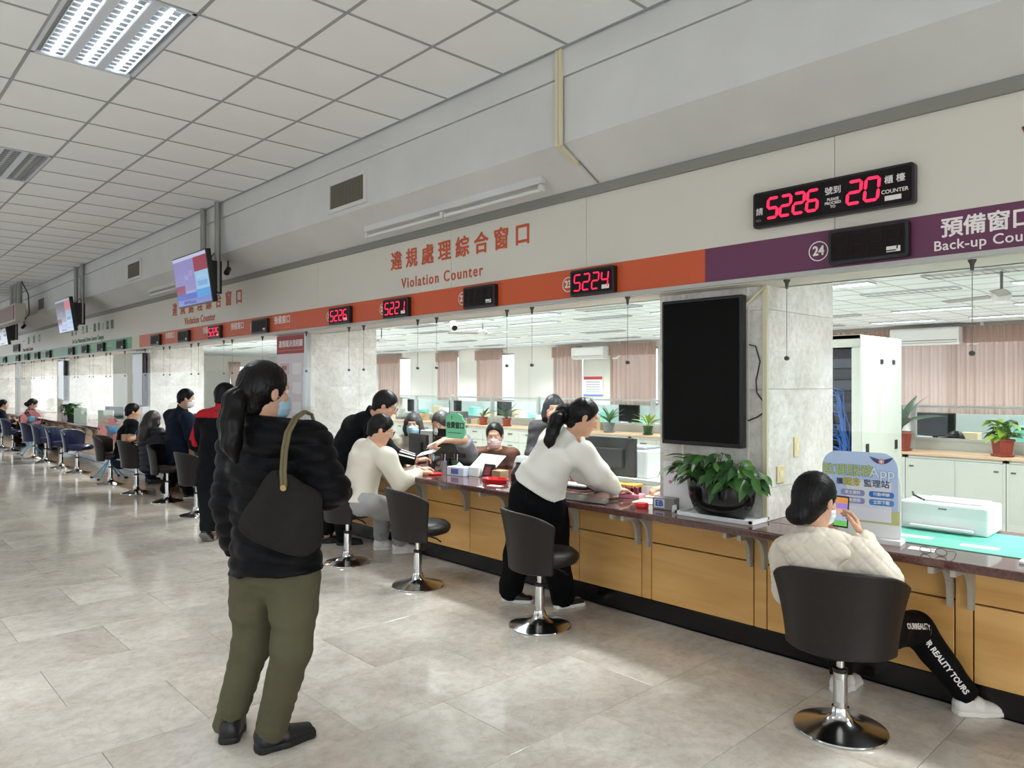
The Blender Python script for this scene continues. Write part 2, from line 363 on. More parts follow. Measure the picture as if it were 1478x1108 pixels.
# ================================================================== THE OFFICE BEHIND THE COUNTERS
struct(MB().box((XP, Y0, -.12), (XO+.2, Y1, 0)).build('floor_office', m_office_floor))
oc = struct(MB().box((XS+.33, Y0, ZO+.012), (XO+.2, Y1, ZO+.1)).build('ceiling_office', M('office_grid', (165, 170, 170), .5)))
struct(MB().box((XS+.30, Y0, ZS), (XS+.34, Y1, ZO+.05)).build('wall_soffit_back', m_white))
OL = [(4.72, p-1.87-q, True) for p in PIL for q in (0, 2.4)]                      # office lamps: x start, y start (1.2 m along y)
for ci, xx in enumerate((6.5, 9.5, 11.1-.3, 13.7, 15.9)):
    for jj in range(16): OL.append((xx, 1.15+.6*(3*jj+(ci % 2))-1.2, (ci*7+jj*5) % 3 != 0))
om = MB().box((-.295, -.295, 0), (.295, .295, .012)).mesh('ceiling_tile', bevel=.003, seg=1); om.materials.append(m_otile)
cells = []
for j in range(-10, int(Y1/.6)-1):
    for i in range(22):
        xx, yy = XS+.33+.3+.6*i, 1.69+.6*j+.3-.6
        if xx > XO or not Y0 < yy < Y1: continue
        dd = xx*SINH+yy*COSH; uu = 739+FPX*(xx*COSH-yy*SINH)/dd if dd > .3 else -9e3
        ok = dd > .3 and -100 < uu < 1560 and dd > 5
        cells.append((dd if ok else 1e3, xx, yy))
cells.sort(); rest = MB()
for k, (d, xx, yy) in enumerate(cells):
    if k < 280: o = link('ceiling_tile', om, None, oc); o.location = (xx, yy, ZO)
    else: rest.box((xx-.295, yy-.295, ZO), (xx+.295, yy+.295, ZO+.012))
tag(rest.build('distant_ceiling_tiles', m_otile, oc), kind='stuff')
gb = MB()
for i in range(23): gb.box((XS+.33+.6*i-.011, Y0, ZO-.003), (XS+.33+.6*i+.011, Y1, ZO+.012))
for j in range(-10, 52):
    if Y0 < 1.09+.6*j < Y1: gb.box((XS+.34, 1.09+.6*j-.011, ZO-.0028), (XO, 1.09+.6*j+.011, ZO+.012))
tag(gb.build('grid_bars', MATS['office_grid'], oc), kind='stuff')
m_tube_on = M('lit_tube', (238, 246, 255), .4, emit=2.6); m_refl = M('lamp_reflector', (200, 204, 206), .15, .9)
lampmesh = {}; OFFICE_W = 50
for on in (True, False):
    t = thing('ceiling_light', 'louvred fluorescent light in the bright office ceiling' if on else 'switched-off fluorescent light in the office ceiling', 'light', (0, 0, 0), 0, 'lit lights in the office ceiling' if on else 'unlit lights in the office ceiling')
    f_ = MB()
    for sx in (-.145, .145): f_.box((sx-.006, -.6, -.012), (sx+.006, .6, .02))
    for k in range(13): f_.box((-.145, -.6+.1*k-.003, -.01), (.145, -.6+.1*k+.003, .012))
    f_.build('louvre', m_refl, t)
    MB().box((-.14, -.59, .0), (.14, .59, .01)).build('tube_panel', m_tube_on if on else M('unlit_tube', (214, 216, 214), .4), t)
    if on: lamp_light(t, (0, 0, -.02), .26, 1.15, OFFICE_W, spread=118)
    lampmesh[on] = t
first = {True: True, False: True}
near_light = [c for c in lampmesh[True].children if c.type == 'LIGHT'][0].data.copy(); near_light.energy = 74; near_light.spread = math.radians(138)
OL.sort(key=lambda q: -q[0])
for xx, yy, on in OL:
    o = lampmesh[on] if first[on] else copy_tree(lampmesh[on]); first[on] = False
    o.location = (xx, yy, ZO-.012)
    if xx == 4.72:
        for ch in o.children:
            if ch.type == 'LIGHT': ch.data = near_light

# back wall with curtained windows
OW = []
for u0, u1 in ((548, 592), (634, 662), (690, 742), (802, 842), (884, 950), (1190, 1760)):
    ys = []
    for u in (u0, u1):
        x = (u-739)/FPX; ys.append(XO*(COSH-x*SINH)/(SINH+x*COSH))
    OW.append((min(ys), max(ys)))
OW.sort()
mb = MB(); e = [Y0]+[q for a in OW for q in a]+[Y1]
for i in range(0, len(e)-1, 2): mb.box((XO, e[i], 0), (XO+.2, e[i+1], ZO+.1))
for a, b in OW: mb.box((XO, a, 0), (XO+.2, b, .95)); mb.box((XO, a, 2.62), (XO+.2, b, ZO+.1))
struct(mb.build('wall_right', m_off))
m_curt = bpy.data.materials.new('curtain'); m_curt.use_nodes = True
_nt = m_curt.node_tree; _nt.nodes.clear(); _o = _nt.nodes.new('ShaderNodeOutputMaterial'); _mx = _nt.nodes.new('ShaderNodeMixShader'); _d = _nt.nodes.new('ShaderNodeBsdfDiffuse'); _t = _nt.nodes.new('ShaderNodeBsdfTranslucent')
_d.inputs[0].default_value = (*lin((198, 178, 168)), 1); _t.inputs[0].default_value = (*lin((214, 186, 172)), 1); _mx.inputs[0].default_value = .45
_nt.links.new(_d.outputs[0], _mx.inputs[1]); _nt.links.new(_t.outputs[0], _mx.inputs[2]); _nt.links.new(_mx.outputs[0], _o.inputs[0])
for i, (a, b) in enumerate(OW):
    wn = struct(thing('window_%d' % (i+20), None, None, (XO, a, .95)))
    f_ = MB(); f_.box((XO+.05, a, .95), (XO+.11, a+.05, 2.62)).box((XO+.05, b-.05, .95), (XO+.11, b, 2.62)).box((XO+.05, a, .95), (XO+.11, b, 1.0)).box((XO+.05, a, 2.57), (XO+.11, b, 2.62))
    n = max(1, round((b-a)/1.3))
    for k in range(1, n): yy = a+(b-a)*k/n; f_.box((XO+.05, yy-.03, .95), (XO+.11, yy+.03, 2.62))
    f_.build('window_frame', m_alu, wn, True); MB().box((XO+.078, a+.03, .98), (XO+.083, b-.03, 2.59)).build('pane', m_pane, wn, True)
CUR = [(0, -.02, .74)] if False else []
def curtain(y0, y1, label, z0=.7, z1=2.74, x=XO-.08, lx=0.):
    n = int((y1-y0)/.022)+2; t = thing('curtain', label, 'curtain', (x, y0, z0), 0, None); ph = random.random()*6
    def fn(a, b):
        y = y0+a*(y1-y0); w = .045*math.sin(y*2*math.pi/.17+ph)+.012*math.sin(y*23+ph)
        return (x+w, y+.012*math.sin(y*2*math.pi/.17*2+ph), z0+(z1-z0)*b)
    MB().grid(fn, n, 2).build('drape', m_curt, t, True, True, sharp=180)
    def fv(a, b):
        y = y0-.01+a*(y1-y0+.02); w = .03*math.sin(y*2*math.pi/.11+ph)
        return (x-.09+w, y, z1-.34+.34*b)
    MB().grid(fv, n, 2).build('valance', m_curt, t, True, True, sharp=180)
    return t
for (a, b), f0, f1, lb in zip(sorted(OW)[:6], (0, 0, 0, .28, 0, .25), (1, 1, 1, 1, 1, 1), (
        'long pinkish-beige curtain closed across the whole window bay behind the server rack',
        'beige curtain behind the wall poster and second air conditioner, nearest the marble pillar',
        'narrow beige curtain beside the notice board under the air conditioner',
        'pinkish curtain drawn back so a bright gap shows along its edge, behind the standing clerk',
        'slim beige curtain strip between two cream wall panels',
        'tied-back pinkish curtain with a bright gap at the far end of the office')):
    curtain(a+(b-a)*f0 if f0 and f0 < .3 and f1 == 1 else a, b, lb) if True else None
struct(MB().box((XP, Y1-.2, 0), (13.4, Y1, ZO+.1)).box((16.0, Y1-.2, 0), (XO, Y1, ZO+.1)).box((13.4, Y1-.2, 0), (16.0, Y1, .9)).box((13.4, Y1-.2, 2.4), (16.0, Y1, ZO+.1)).build('wall_office_end', m_off))
wn = struct(thing('window_30', None, None, (14.7, Y1-.1, .9))); MB().box((13.4, Y1-.14, .9), (13.46, Y1-.08, 2.4)).box((15.94, Y1-.14, .9), (16.0, Y1-.08, 2.4)).box((14.67, Y1-.14, .9), (14.73, Y1-.08, 2.4)).box((13.4, Y1-.14, .9), (16.0, Y1-.08, .96)).box((13.4, Y1-.14, 2.34), (16.0, Y1-.08, 2.4)).build('window_frame', m_alu, wn, True)
MB().box((13.44, Y1-.112, .94), (15.96, Y1-.107, 2.36)).build('pane', m_pane, wn, True)
for k, (xa, xb, lb) in enumerate(((13.3, 13.9, 'tied curtain at the near edge of the far office end window'), (15.5, 16.1, 'tied curtain at the outer edge of the far office end window'))):
    t = thing('curtain', lb, 'curtain', ((xa+xb)/2, Y1-.28, .8)); MB().grid(lambda a, b: (xa+(xb-xa)*(.5+(a-.5)*(.45+.55*abs(b-.35)/.65)), Y1-.30+.03*math.sin(a*40), .8+1.75*b), 40, 9).build('drape', m_curt, t, True, True, sharp=180)
struct(MB().box((XP, Y0, 0), (XO, Y0+.1, ZO+.1)).build('wall_office_side', m_off))
# ================================================================== COUNTER
ct = thing('service_counter', 'long wood-panelled service counter with dark stone top running the length of the hall', 'counter', (XP, 2, 0))
CY0, CY1 = Y0+.15, Y1-.35
MB().box((XP+.022, CY0, .10), (XP+.10, CY1, ZT-.05)).build('carcass', M('dark_gap', (40, 26, 14), .7), ct, True)
top = MB().box((XW, CY0, ZT-.042), (XP-.022, CY1, ZT)).build('worktop', m_stone, ct, True, bevel=.008)
for y0, y1 in zip([CY0]+[p+.732 for p in PIL], [p-.022 for p in PIL]+[CY1]):
    MB().box((XP-.022, y0, ZT-.042), (4.62, y1, ZT)).build('worktop', m_stone, ct, True)
    MB().box((XP+.102, y0+.02, .04), (XP+.14, y1-.02, ZT-.045)).build('back_panel', M('grey_panel', (196, 198, 192), .5), ct, True)
MB().box((XP+.012, CY0, 0), (XP+.06, CY1, .125)).build('skirting', m_kick, ct, True, bevel=.004)
# panels: a narrow stile on the bay line and wide doors between, an upper band of drawers' height above each
PY = []
base = [-2.47, -1.75, -1.66, -.93, -.2, .53, 1.026, 1.105, 2.07, 2.152, 2.881, 2.96, 3.512, 4.243, 4.739, 5.341, 5.42, 6.15, 6.95]
yy = base[-1]
while yy < CY1-1.2:
    for st in (.08, .73, .73, .08, .73, .55): base.append(round(base[-1]+st, 3))
    yy = base[-1]
base = [CY0]+base
for a, b in zip(base[:-1], base[1:]):
    if b > CY1: continue
    if b-a < .12: MB().box((XP, a+.0035, .13), (XP+.024, b-.0035, ZT-.044)).build('stile', m_wood, ct, True, bevel=.002, seg=1)
    else:
        MB().box((XP, a+.0035, .13), (XP+.024, b-.0035, .503)).build('front_panel', m_wood, ct, True, bevel=.002, seg=1)
        MB().box((XP, a+.0035, .511), (XP+.024, b-.0035, ZT-.044)).build('front_panel', m_wood, ct, True, bevel=.002, seg=1)
brk = MB(); n = 8
poly = [(.03, 0), (.03, -.03)]+[(.16+.13*math.sin(math.radians(90*k/n)) , -.035-.13*(1-math.cos(math.radians(90*k/n)))) for k in range(n+1)]+[(.295, -.235), (.335, -.235), (.335, 0)]
m_brk = M('grey_bracket', (176, 170, 156), .5)
bme = MB().prism(poly, (XP-.335, .02, ZT-.043), (1, 0, 0), (0, 0, 1), .022).mesh('bracket'); bme.materials.append(m_brk)
for y in [1.02, 1.11, 2.065, 2.155, 2.875, 2.965, 3.52, 4.25, 4.75, 5.335, 5.425]+[6.2+.78*k for k in range(28)]+[-.6, -1.7]:
    o = link('bracket', bme, None, ct, True); o.location = (0, y, 0)

# hanging clear screens: a pane per desk, held by two thin rods from the soffit
GX = 3.825
SCR = []
allp = []
for k in range(len(PIL)-1):
    a, b = PIL[k]+.75, PIL[k+1]-.06
    n = 4
    for i in range(n): allp.append((a+(b-a)*i/n+.006, a+(b-a)*(i+1)/n-.006, '%s clear hanging screen from the right, %s' % (('first', 'second', 'third', 'fourth')[i], ('in the bay right of the television pillar', 'between the nearest pillar and the poster pillar', 'in the bay beyond the poster pillar', 'in the bay beyond the third pillar', 'in the bay beyond the fourth pillar', 'in the farthest bay')[k])))
allp = [p for p in allp]
m_rod = M('steel_rod', (120, 120, 118), .3, .7); m_clip = M('dark_clip', (60, 58, 55), .4)
LBL = {}
for y0, y1, lb in allp:
    low = .93
    ym = (y0+y1)/2
    x_ = (3.825*COSH-ym*SINH)/(3.825*SINH+ym*COSH)
    t = thing('counter_screen', lb, 'screen', (GX, ym, low), 0, 'hanging screens along the counter')
    MB().box((GX-.003, y0, low), (GX+.003, y1, 1.73)).build('pane', m_glass, t, True)
    for yy in (y0+.13, y1-.13):
        MB().tube([(GX, yy, ZS-.03), (GX, yy, 1.69)], .0018, 6).build('rod', m_rod, t, True)
        MB().lathe([(.018, 0), (.018, -.006), (.010, -.02), (.007, -.05), (.0001, -.05)], 12, (GX, yy, ZS)).build('clip', m_clip, t, True, True)
        MB().lathe([(.0001, -.008), (.012, -.008), (.012, .008), (.0001, .008)], 12, (GX, yy, 1.69), axis=(1, 0, 0)).build('stud', m_clip, t, True, True)
# ================================================================== THINGS ON THE WALL AND CEILING
RX, UZ = (0, -1, 0), (0, 0, 1)          # reading directions on the sign wall (seen from the hall)
m_otext = M('orange_letters', (190, 78, 42), .5); m_wtext = M('white_letters', (232, 226, 222), .5); m_gtext = M('green_letters', (66, 120, 84), .5); m_mar = M('maroon_letters', (110, 30, 48), .5)
m_ltext = M('faint_orange_letters', (214, 130, 96), .5)
def wl(body, size, y, z, mat, align='CENTER', bold=0., x=XS-.003, spacing=1., xs=1., ext=.0015, par=None, nm='lettering'):
    return lettering(body, size, (x, y, z), RX, UZ, mat, par or sw, align, ext, bold, nm, True, spacing, xs)
for i, chx in enumerate('違規處理綜合窗口'): wl(chx, .178, 5.54-.234*i, 2.652, m_otext, bold=.0035)
wl('Violation Counter', .128, 5.46, 2.445, m_otext, 'LEFT', .0012, spacing=1.22, xs=.95)
for i, chx in enumerate('違規處理綜合窗口'): wl(chx, .20, 11.25-.325*i, 2.63, m_otext, bold=.004)
wl('Violation Counter', .14, 10.85, 2.44, m_otext, 'LEFT', .0015, spacing=1.08)
for i, chx in enumerate('窗口 汽車‧機車/駕照'): 
    if chx != ' ': wl(chx, .17, 17.3-.285*i, 2.61, m_gtext, bold=.003)
wl('For Car, Motorcycle, Driver Licence Changes', .125, 17.3, 2.42, m_gtext, 'LEFT', spacing=1.0)
for i, chx in enumerate('一般窗口'): wl(chx, .2, 22.3-.62*i, 2.63, m_gtext, bold=.003)
wl('Motor Vehicle Counter', .13, 22.4, 2.42, m_mar, 'LEFT')
wl('V', .16, .79, 2.60, m_mar, 'LEFT', .004)
for i, chx in enumerate('預備窗口'): wl(chx, .094, 1.063-.092*i, 2.266, m_wtext, bold=.002)
wl('Back-up Counter', .064, 1.14, 2.19, m_wtext, 'LEFT', .0006, spacing=1.05)
for y in (7.95, 9.17, 10.10, 11.6): 
    for i, chx in enumerate('預備窗口'): wl(chx, .094, y-.1*i, 2.27, m_wtext, bold=.001)
    wl('Back-up Counter', .055, y+.02, 2.19, m_ltext, 'LEFT')
for y in (14.6, 15.7, 16.8, 18.2, 20.1, 21.2, 22.4): wl('監理窗口', .09, y, 2.26, M('pale_green_letters', (188, 214, 192), .5), bold=.001)
def number_disc(n, y, z=2.243):
    ring = MB()
    for k in range(28):
        a, b = 2*math.pi*k/28, 2*math.pi*(k+1)/28; q = [(math.cos(a)*r_, math.sin(a)*r_) for r_ in (.052, .0465)]+[(math.cos(b)*r_, math.sin(b)*r_) for r_ in (.0465, .052)]
        ring.add([(XS-.004, y-p[0], z+p[1]) for p in q], [(0, 1, 2, 3)])
    ring.build('number_ring', m_wtext, sw); wl(str(n), .068, y, z, m_wtext, bold=.002, xs=.9)
SEG = {'a': ((.08, 1), (.92, 1)), 'b': ((1, .95), (1, .55)), 'c': ((1, .45), (1, .05)), 'd': ((.08, 0), (.92, 0)), 'e': ((0, .45), (0, .05)), 'f': ((0, .95), (0, .55)), 'g': ((.08, .5), (.92, .5))}
DIG = {'5': 'afgcd', '2': 'abged', '6': 'afgecd', '1': 'bc', '0': 'abcdef', '4': 'fgbc', '8': 'abcdefg'}
m_led = M('lit_red_led', (255, 30, 72), .4, emit=1.5); m_ledoff = M('unlit_led', (44, 17, 20), .6, spec=.2); m_case = M('display_case', (18, 17, 17), .35); m_face = M('display_face', (18, 11, 12), .5, spec=.2)
m_stk = M('white_sticker', (222, 220, 214), .5)
def digits(txt, yl, zb, w, h, gap, mat, par, x, th=None):
    th = th or w*.13; mb = MB()
    for i, chx in enumerate(txt):
        if chx == ' ': continue
        for sgm in DIG[chx]:
            p, q = SEG[sgm]; pts = []
            for (a, b) in (p, q): pts.append(V(i*(w+gap)+a*w+b*h*.10, b*h))
            d = nrm(pts[1]-pts[0]); n = V(-d[1], d[0])*th/2; e0, e1 = pts[0]+d*th*.1, pts[1]-d*th*.1
            poly = [e0-d*th*.35, e0+n+d*.2*th, e1+n-d*.2*th, e1+d*th*.35, e1-n-d*.2*th, e0-n+d*.2*th]
            mb.prism([(v[0], v[1]) for v in poly], (x, yl, zb), RX, UZ, .002)
    return mb.build('digits', mat, par, True)
def display(y0, y1, z0, z1, txt, lit, label, group='counter number displays'):
    """black number display; y0 > y1 (reading left to right)"""
    t = thing('number_display', label, 'display', (XS-.002, (y0+y1)/2, z0), 0, group); w, h = y0-y1, z1-z0
    MB().prism(rrect(w, h, .014), (XS-.044, (y0+y1)/2, (z0+z1)/2), RX, UZ, -.042).build('case', m_case, t, True, bevel=.003)
    MB().prism(rrect(w-.03, h-.03, .008), (XS-.0445, (y0+y1)/2, (z0+z1)/2), RX, UZ, .001).build('face', m_face, t, True)
    dw = (w-.075)/4*.72; dh = h*.60
    digits(txt, y0-.035, z0+h*.2, dw, dh, (w-.085-4*dw)/3, m_led if lit else m_ledoff, t, XS-.0458, dw*(.17 if lit else .1))
    MB().box((XS-.0465, y1+.035, z0+.028), (XS-.0455, y1+.098, z0+.055)).build('sticker', m_stk, t, True)
    return t
for n, y in ((24, 1.683), (23, 3.445), (22, 4.60), (21, 5.76), (20, 6.745), (19, 8.59), (18, 9.95)): number_disc(n, y)
display(1.615, 1.235, 2.158, 2.332, '8888', False, 'blank black number display beside the purple circled 24')
display(3.39, 3.01, 2.150, 2.326, '5224', True, 'small display glowing red 5224 at the circled 23')
display(4.545, 4.17, 2.15, 2.322, '8888', False, 'blank black number display under the large Violation Counter lettering')
display(5.70, 5.31, 2.146, 2.318, '5221', True, 'small display glowing red 5221 on the orange band')
display(6.685, 6.29, 2.148, 2.316, '5226', True, 'small display glowing red 5226 above the pillar with the poster')
display(8.52, 8.11, 2.148, 2.316, '8888', False, 'blank display just above the red-headed poster')
display(9.88, 9.48, 2.148, 2.316, '5225', True, 'small display glowing red 5225 above the man in the red yoke jacket')
display(11.02, 10.61, 2.146, 2.314, '8888', False, 'blank display directly left of the one glowing 5225')
display(12.22, 11.82, 2.146, 2.314, '8888', False, 'blank display at the left end of the orange band')
for y, lb in ((14.05, 'blank display on the green band nearest the orange band'), (15.28, 'second blank display along the green band from the orange band'), (16.4, 'third blank display along the green band from the orange band'), (17.5, 'fourth blank display along the green band from the orange band'),
              (19.6, 'fifth blank display along the green band from the orange band'), (20.8, 'sixth blank display along the green band from the orange band'), (22.0, 'seventh blank display along the green band from the orange band'), (23.15, 'eighth blank display along the green band from the orange band'), (25.05, 'blank display at the far left end of the green band')):
    display(y, y-.4, 2.146, 2.314, '8888', False, lb)
display(23.5, 22.75, 2.40, 2.60, '8888', False, 'blank display raised above the far green band lettering')
# the long call board
t = thing('call_board', 'long black call board reading 5226 to counter 20 in red digits', 'display', (XS-.002, 1.62, 2.41))
yl, yr, zb_, zt_ = 2.03, 1.208, 2.405, 2.60; ym = (yl+yr)/2; zm = (zb_+zt_)/2
MB().prism(rrect(yl-yr, zt_-zb_, .018), (XS-.045, ym, zm), RX, UZ, -.043).build('case', m_case, t, True, bevel=.003)
MB().prism(rrect(yl-yr-.024, zt_-zb_-.024, .01), (XS-.0455, ym, zm), RX, UZ, .001).build('face', m_face, t, True)
digits('5226', yl-.083, zm-.052, .055, .104, .018, m_led, t, XS-.0468, .0145); digits('20', yl-.51, zm-.052, .062, .108, .022, m_led, t, XS-.0468, .0145)
cl = lambda s_, sz, y, z, al='CENTER', mt=m_wtext, b=.0004: lettering(s_, sz, (XS-.0462, y, z), RX, UZ, mt, t, al, .0006, b)
cl('請', .042, yl-.040, zm-.012); cl('NO.', .018, yl-.036, zm-.058, mt=M('dim_letters', (120, 112, 110), .5)); cl('號到', .042, yl-.44, zm+.030); cl('PLEASE', .019, yl-.44, zm-.012); cl('PROCEED', .019, yl-.44, zm-.031); cl('TO', .019, yl-.44, zm-.050)
cl('櫃 檯', .042, yl-.735, zm+.03); cl('COUNTER', .026, yl-.735, zm-.025); MB().box((XS-.0475, yl-.765, zm-.068), (XS-.0460, yl-.69, zm-.045)).build('sticker', m_stk, t, True)

# vents in the beam
for y, lb in ((5.765, 'brown slatted air grille in the beam above the Violation Counter lettering'), (11.87, 'brown slatted air grille in the beam left of the nearest hanging television'), (18.2, 'brown slatted air grille in the beam farthest down the hall')):
    t = thing('air_vent', lb, 'vent', (XF, y, 3.12)); x = XF+.012
    f_ = MB(); a, b, c_, d_ = y-.325, y+.325, 3.115, 3.40
    f_.box((x-.02, a, c_), (x, b, c_+.035)).box((x-.02, a, d_-.035), (x, b, d_)).box((x-.02, a, c_+.035), (x, a+.04, d_-.035)).box((x-.02, b-.04, c_+.035), (x, b, d_-.035))
    f_.build('frame', m_beam, t, True)
    MB().box((x-.004, a+.04, c_+.035), (x-.001, b-.04, d_-.035)).build('duct', M('dark_duct', (48, 44, 38), .8), t, True)
    sm = MB().box((-.007, -.004, c_+.036), (.007, .004, d_-.036)).mesh('slat'); sm.materials.append(M('vent_slat', (124, 117, 103), .6))
    for k in range(19):
        o = link('slat', sm, None, t, True); o.location = (x-.011, a+.055+k*.03, 0)
# batten lamps under the beam
for y1_, lb in ((5.78, 'long unlit batten lamp under the beam above the Violation Counter lettering'), (11.82, 'unlit batten lamp under the beam behind the nearest hanging television'), (17.9, 'unlit batten lamp under the beam far down the hall')):
    t = thing('batten_lamp', lb, 'lamp', (3.62, y1_-1.13, 2.97)); y0_ = y1_-2.26
    MB().box((3.597, y0_, 2.932), (3.643, y1_, 2.985)).build('housing', m_beam, t, True, bevel=.006)
    MB().tube([(3.62, y0_+.04, 2.893), (3.62, y0_+1.10, 2.893)], .013, 10).build('tube', M('unlit_tube', (214, 216, 214), .4), t, True, True)
    MB().tube([(3.62, y0_+1.16, 2.893), (3.62, y1_-.04, 2.893)], .013, 10).build('tube', MATS['unlit_tube'], t, True, True)
    for yy in (y0_+.02, y0_+1.13, y1_-.02): MB().box((3.605, yy-.018, 2.878), (3.635, yy+.018, 2.926)).build('socket', m_beam, t, True)
# trunking down the beam
m_trunk = M('cream_trunking', (206, 199, 168), .5)
t = thing('cable_trunking', 'double cream cable trunking running down the beam and along its underside', 'trunking', (XF, 3.17, 3.4))
for yy in (3.155, 3.185): MB().box((XF-.022, yy-.013, 3.055), (XF, yy+.013, ZC-.004)).build('duct', m_trunk, t, True, bevel=.003)
MB().prism([(XF-.022, 3.055), (XF+.0, 3.075), (XF+.17, 2.985), (XF+.17, 2.965)], (0, 3.19, 0), (1, 0, 0), (0, 0, 1), .03).build('duct', m_trunk, t, True)
t = thing('beam_cable_clip', 'short grey cable clip line across the beam underside beside the trunking', 'cable', (XF+.2, 3.15, 2.95))
MB().tube([(XF+.16, 3.15, 2.992), (XF+.26, 3.15, 2.938), (XS-.03, 3.15, 2.888)], .005, 6).build('cable', m_trim, t, True)

# hall troffers
HALL_W = 20
m_hot = M('bright_tube', (222, 238, 255), .4, emit=30)
m_dim = M('unlit_tube', (214, 216, 214), .4)
for i, (c_, y) in enumerate(LAMPS):
    on = i in (0, 5, 6, 7, 8, 10, 11)  # lit ones after the first are unseen, added to brighten the hall floor
    lb = {0: 'glowing three-tube louvred ceiling lamp over the hall, the only lit one in view', 1: 'switched-off louvred ceiling lamp beyond the glowing one'}.get(i, 'unseen louvred lamp added to the hall ceiling to light the floor' if on else 'unlit louvred lamp in the hall ceiling')
    x1_, x0_ = TX[c_+2]-.004, TX[c_+3]+.004; t = thing('ceiling_lamp', lb, 'lamp', ((x0_+x1_)/2, y+.6, ZC), 0, 'hall ceiling lamps')
    w = x1_-x0_; f_ = MB(); z = ZC-.006
    f_.box((x0_, y+.004, z), (x0_+.022, y+1.196, z+.1)).box((x1_-.022, y+.004, z), (x1_, y+1.196, z+.1)).box((x0_, y+.004, z), (x1_, y+.022, z+.1)).box((x0_, y+1.178, z), (x1_, y+1.196, z+.1)).box((x0_, y+.004, z+.098), (x1_, y+1.196, z+.11))
    cw_ = (w-.044)/3
    for k in (1, 2): f_.box((x0_+.022+cw_*k-.026, y+.02, z), (x0_+.022+cw_*k+.026, y+1.18, z+.09))
    f_.build('frame', M('lamp_frame', (206, 212, 220), .4), t, True)
    for k in range(3):
        xc = x0_+.022+cw_*(k+.5)
        MB().tube([(xc, y+.05, z+.046), (xc, y+1.15, z+.046)], .032, 10).build('tube', m_hot if on else m_dim, t, True, True)
        lv = MB()
        for q in range(17): yq = y+.05+q*.069; lv.box((xc-cw_/2+.026, yq-.0012, z+.001), (xc+cw_/2-.026, yq+.0012, z+.010))
        for e in (-1, 1): lv.prism([(xc+e*(cw_/2-.026), z+.003), (xc+e*(cw_/2-.03), z+.003), (xc+e*.036, z+.094), (xc+e*.040, z+.094)], (0, y+1.18, 0), (1, 0, 0), (0, 0, 1), 1.16)
        lv.build('louvre', M('lamp_white', (232, 236, 240), .4) if on else m_refl, t, True)
    if on:
        l_ = lamp_light(t, (0, 0, -.012), w*.9, 1.1, HALL_W); l_.location = (0, 0, -.02)

# hanging televisions
def screen_quads(par, O, R, U, w, h, rects):
    for i, (x0, y0, x1, y1, col, nm) in enumerate(rects):
        p = [O+R*(x0*w)+U*(y0*h), O+R*(x1*w)+U*(y0*h), O+R*(x1*w)+U*(y1*h), O+R*(x0*w)+U*(y1*h)]
        MB().add(p, [(0, 1, 2, 3)]).build('screen_picture', M_screen('screen_'+nm, col, .8), par, True)
SLIDE = [(0, .93, 1, 1, (196, 202, 232), 'header'), (0, .30, .62, .93, (142, 136, 196), 'lilac'), (.0, .24, .28, .42, (150, 50, 70), 'crowd'), (.62, .64, 1, .93, (150, 36, 64), 'red'), (.62, .28, 1, .64, (150, 196, 232), 'sky'), (0, .12, .6, .24, (58, 92, 190), 'blue'), (.6, .08, 1, .28, (60, 150, 222), 'cyan'), (0, .0, 1, .12, (110, 124, 196), 'footer'), (0, .24, .62, .30, (150, 160, 214), 'line'), (.30, .52, .42, .62, (176, 168, 214), 'figure'), (.44, .58, .56, .70, (170, 160, 210), 'figure'), (.66, .50, .95, .60, (196, 218, 240), 'caption'), (.66, .34, .95, .44, (110, 160, 220), 'caption_low'), (.18, .03, .55, .09, (64, 70, 130), 'ticker')]
for k, lb in enumerate(('nearest hanging television showing a lilac and blue slide', 'second hanging television down the hall showing a grey and red slide', 'farthest hanging television, dark blue picture, beneath the hanging light-board')):
    dy = 6.08*k; yA, yB = 9.20+dy, 8.15+dy
    t = thing('hanging_television', lb, 'television', (3.2, (yA+yB)/2, 3.0), 0, 'hanging televisions')
    R_ = V(0, -1, 0); U_ = nrm(V(3.063-3.147, 0, 3.035-2.46)); N_ = np.cross(R_, U_); O = V(3.147, yA, 2.46); w, h = yA-yB, .585
    c_ = O+R_*w/2+U_*h/2
    Rm = Matrix((tuple(R_), tuple(U_), tuple(N_))).transposed()
    MB().obox(c_-N_*.03, (w/2, h/2, .03), Rm).build('casing', m_black, t, True, bevel=.006)
    sl = SLIDE if k == 0 else [(a, b, c2, d2, ((70, 66, 86) if n_ == 'lilac' else (190, 90, 110) if n_ == 'red' else tuple(int(v*.8) for v in cc)) if k == 1 else tuple(int(v*.35) for v in cc), n_+str(k)) for a, b, c2, d2, cc, n_ in SLIDE]
    screen_quads(t, O+R_*.012+U_*.014+N_*.0012, R_, U_, w-.024, h-.028, sl)
    for yy in (8.56+dy, 9.0+dy):
        MB().tube([(3.36, yy, ZC), (3.36, yy, 2.62)], .034, 12).build('pole', M('grey_pole', (150, 148, 142), .4, .5), t, True, True)
        MB().box((3.22, yy-.03, 2.6), (3.40, yy+.03, 2.98)).build('bracket', m_black, t, True, bevel=.005)
    MB().box((3.19, 8.5+dy, 2.66), (3.24, 9.06+dy, 2.9)).build('mount', m_black, t, True)
    MB().tube([(3.36, 8.62+dy, 3.1), (3.28, 8.6+dy, 3.0), (3.20, 8.6+dy, 2.9)], .006, 6).build('cable', m_black, t, True)
